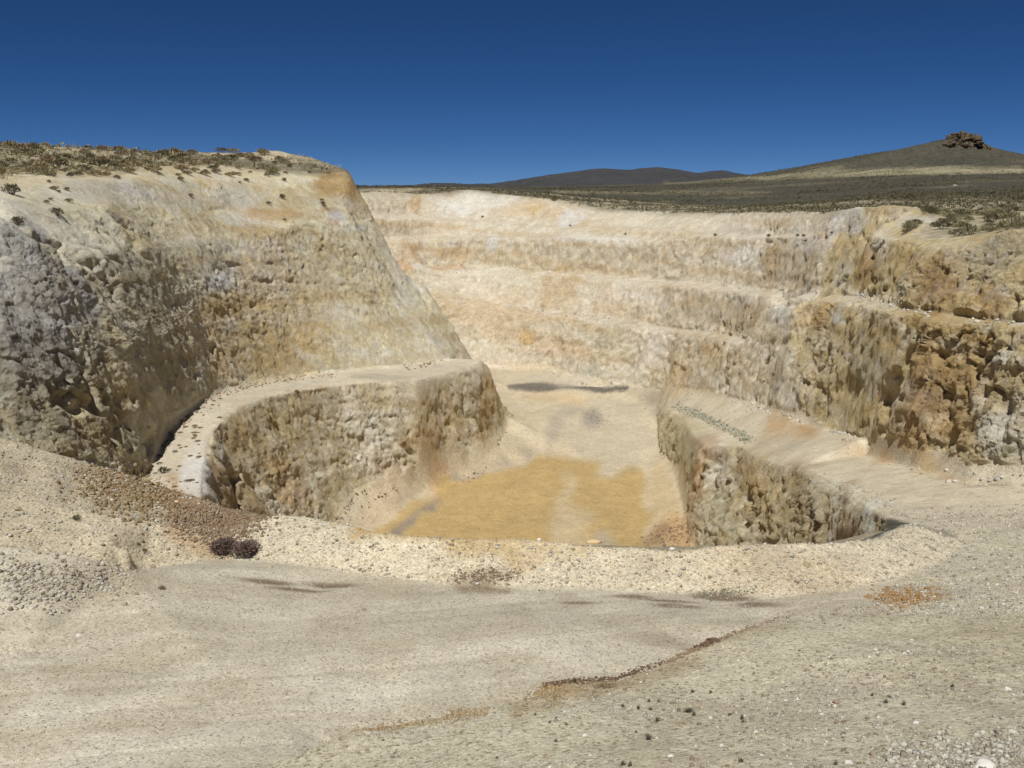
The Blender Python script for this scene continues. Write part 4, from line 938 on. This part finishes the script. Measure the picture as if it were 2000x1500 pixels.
for t, nn, lab in (('w', 40, 'small white stone lying on the stony foreground slope'), ('r', 45, 'small rusty brown stone lying on the stony foreground slope'), ('b', 35, 'small dark brown stone lying on the stony foreground slope')):
    for k, p in enumerate(scatter(nn, 1000, 2010, 1250, 1510, 13, 31, ['gravel_slope'], 3000)):
        o = put('stone', RM[t][k % 2], p, random.uniform(.03, .075), lab, 'stone', {'w': 'white', 'r': 'rusty', 'b': 'dark brown'}[t]+' stones on the foreground slope', random.uniform(.6, 1.), sink=0)
# crag on the right hilltop
def crag(name, spec, mat, lab):
    vs, fs, off = [], [], 0
    for k, (x, y, r, w_, h_) in enumerate(spec):
        u, t = ray(x, y); c = np.array([r*math.sin(u), r*math.cos(u), r*t]); g = np.random.default_rng(500+k); v, f = ICO2; q = v.copy()
        for _ in range(10):
            n_ = g.normal(0, 1, 3); n_ /= np.linalg.norm(n_); d = q@n_; lim = g.uniform(.5, .8); q = q-np.outer(np.maximum(d-lim, 0), n_)
        qf = q.astype(np.float32); q = q*(1+.35*ridged(qf[:, 0]*1.3+k, qf[:, 1]*1.3, qf[:, 2]*1.3, 3, 7+k))[:, None]
        vs.append(q*np.array([w_, w_, h_])*r/FP+c); fs.append(f+off); off += len(v)
    o = add_mesh(name, np.concatenate(vs), np.concatenate(fs), mat, None, False, True); return props(o, label=lab, category='rock outcrop')
g = np.random.default_rng(77); spec = []
sky = [(1835,283),(1845,272),(1855,262),(1866,256),(1880,255),(1890,259),(1900,262),(1908,262),(1915,270),(1925,279),(1935,285),(1945,291),(1955,296)]
for (x, y) in sky: spec.append((x, y+8, 893, g.uniform(5, 8), g.uniform(5, 9)))
for k in range(85):
    x = g.uniform(1838, 1950); top = np.interp(x, [a for a, b in sky], [b for a, b in sky]); spec.append((x, g.uniform(top+8, min(top+42, 306)), g.uniform(880, 892), g.uniform(3.5, 7), g.uniform(3, 6.5)))
M_crag = stone_mat('crag_rock', ((92,80,64), (126,108,86), (146,126,100), (106,92,74)))
crag('rock_outcrop', spec, M_crag, 'craggy brown rock outcrop crowning the hill on the right')
# fine desert scrub, uncountable
def scrub(n, seed, x0, x1, r0, r1, regs, s0, s1, mat, lab, thr=-.1):
    g = np.random.default_rng(seed); us = g.uniform(ray(x0, 350)[0], ray(x1, 350)[0], n); rs = np.exp(g.uniform(math.log(r0), math.log(r1), n))
    p, vis, rg, sl = ground_at(us, rs); dn = fbm((p[:, 0]*.02).astype(np.float32), (p[:, 1]*.02).astype(np.float32), (p[:, 2]*.05).astype(np.float32), 3, 411)
    ok = np.isin(rg, [ID[k] for k in regs]) & vis & (dn > thr-.25*g.random(n)); p = p[ok]; n = len(p)
    s = g.uniform(s0, s1, n)*(np.hypot(p[:, 0], p[:, 1])/r0)**.35
    m = 7; c = np.repeat(p, m, 0); ss = np.repeat(s, m)
    d = g.normal(0, .34, (n*m, 3)); d[:, 2] = np.abs(d[:, 2])*.8+.1; c = c+d*ss[:, None]
    a = g.normal(0, .28, (n*m, 3))*ss[:, None]; b = g.normal(0, .28, (n*m, 3))*ss[:, None]
    co = np.stack([c, c+a, c+b], 1).reshape(-1, 3); fs = np.arange(len(co)).reshape(-1, 3)
    return props(add_mesh('desert_scrub', co, fs, mat, None, False, True), kind='stuff', label=lab, category='scrub')
scrub(26000, 1, 690, 2050, 170, 1100, ['plateau', 'hills'], .25, .65, M_green, 'low grey green scrub covering the slope behind the pit')
scrub(16000, 2, 690, 2050, 170, 1100, ['plateau', 'hills'], .30, .7, M_green, 'dark green scrub covering the slope behind the pit', .0)
scrub(5000, 3, -40, 700, 120, 260, ['plateau', 'hills'], .3, .8, M_sage, 'low scrub between the sagebrush on the left plateau')
print('objects', time.time()-T0)

# ------------------------------------------------------------------ light, sky, camera
sd = np.array([-.16, -.56, 1.0]); sd /= np.linalg.norm(sd)
sun = bpy.data.lights.new('sun', 'SUN'); sun.energy = 4.6; sun.angle = math.radians(.53); sun.color = (1, .975, .935)
so = bpy.data.objects.new('sun', sun); COL.objects.link(so)
from mathutils import Vector
so.rotation_euler = Vector(sd).to_track_quat('Z', 'Y').to_euler()
wd = bpy.data.worlds.new('World'); scene.world = wd; wd.use_nodes = True; nt = wd.node_tree
bg = nt.nodes['Background']; sky_ = nt.nodes.new('ShaderNodeTexSky'); sky_.sky_type = 'NISHITA'; sky_.sun_disc = False
sky_.sun_elevation = math.asin(sd[2]); sky_.sun_rotation = math.atan2(sd[0], sd[1])
sky_.altitude = 5000; sky_.air_density = .5; sky_.dust_density = 0; sky_.ozone_density = 4.0
hs = nt.nodes.new('ShaderNodeHueSaturation'); hs.inputs['Saturation'].default_value = 1.2; hs.inputs['Hue'].default_value = .503
nt.links.new(sky_.outputs[0], hs.inputs['Color']); nt.links.new(hs.outputs[0], bg.inputs[0]); bg.inputs[1].default_value = .056
cam = bpy.data.cameras.new('camera'); cam.sensor_width = 36; cam.lens = 36*FP/2000; cam.clip_end = 20000; cam.clip_start = .1
co_ = bpy.data.objects.new('camera', cam); COL.objects.link(co_); co_.location = (0, 0, 0); co_.rotation_euler = (math.pi/2-TH, 0, 0)
scene.camera = co_
scene.view_settings.view_transform = 'Standard'; scene.view_settings.look = 'None'; scene.view_settings.exposure = 0; scene.view_settings.gamma = 1
print('done', time.time()-T0)
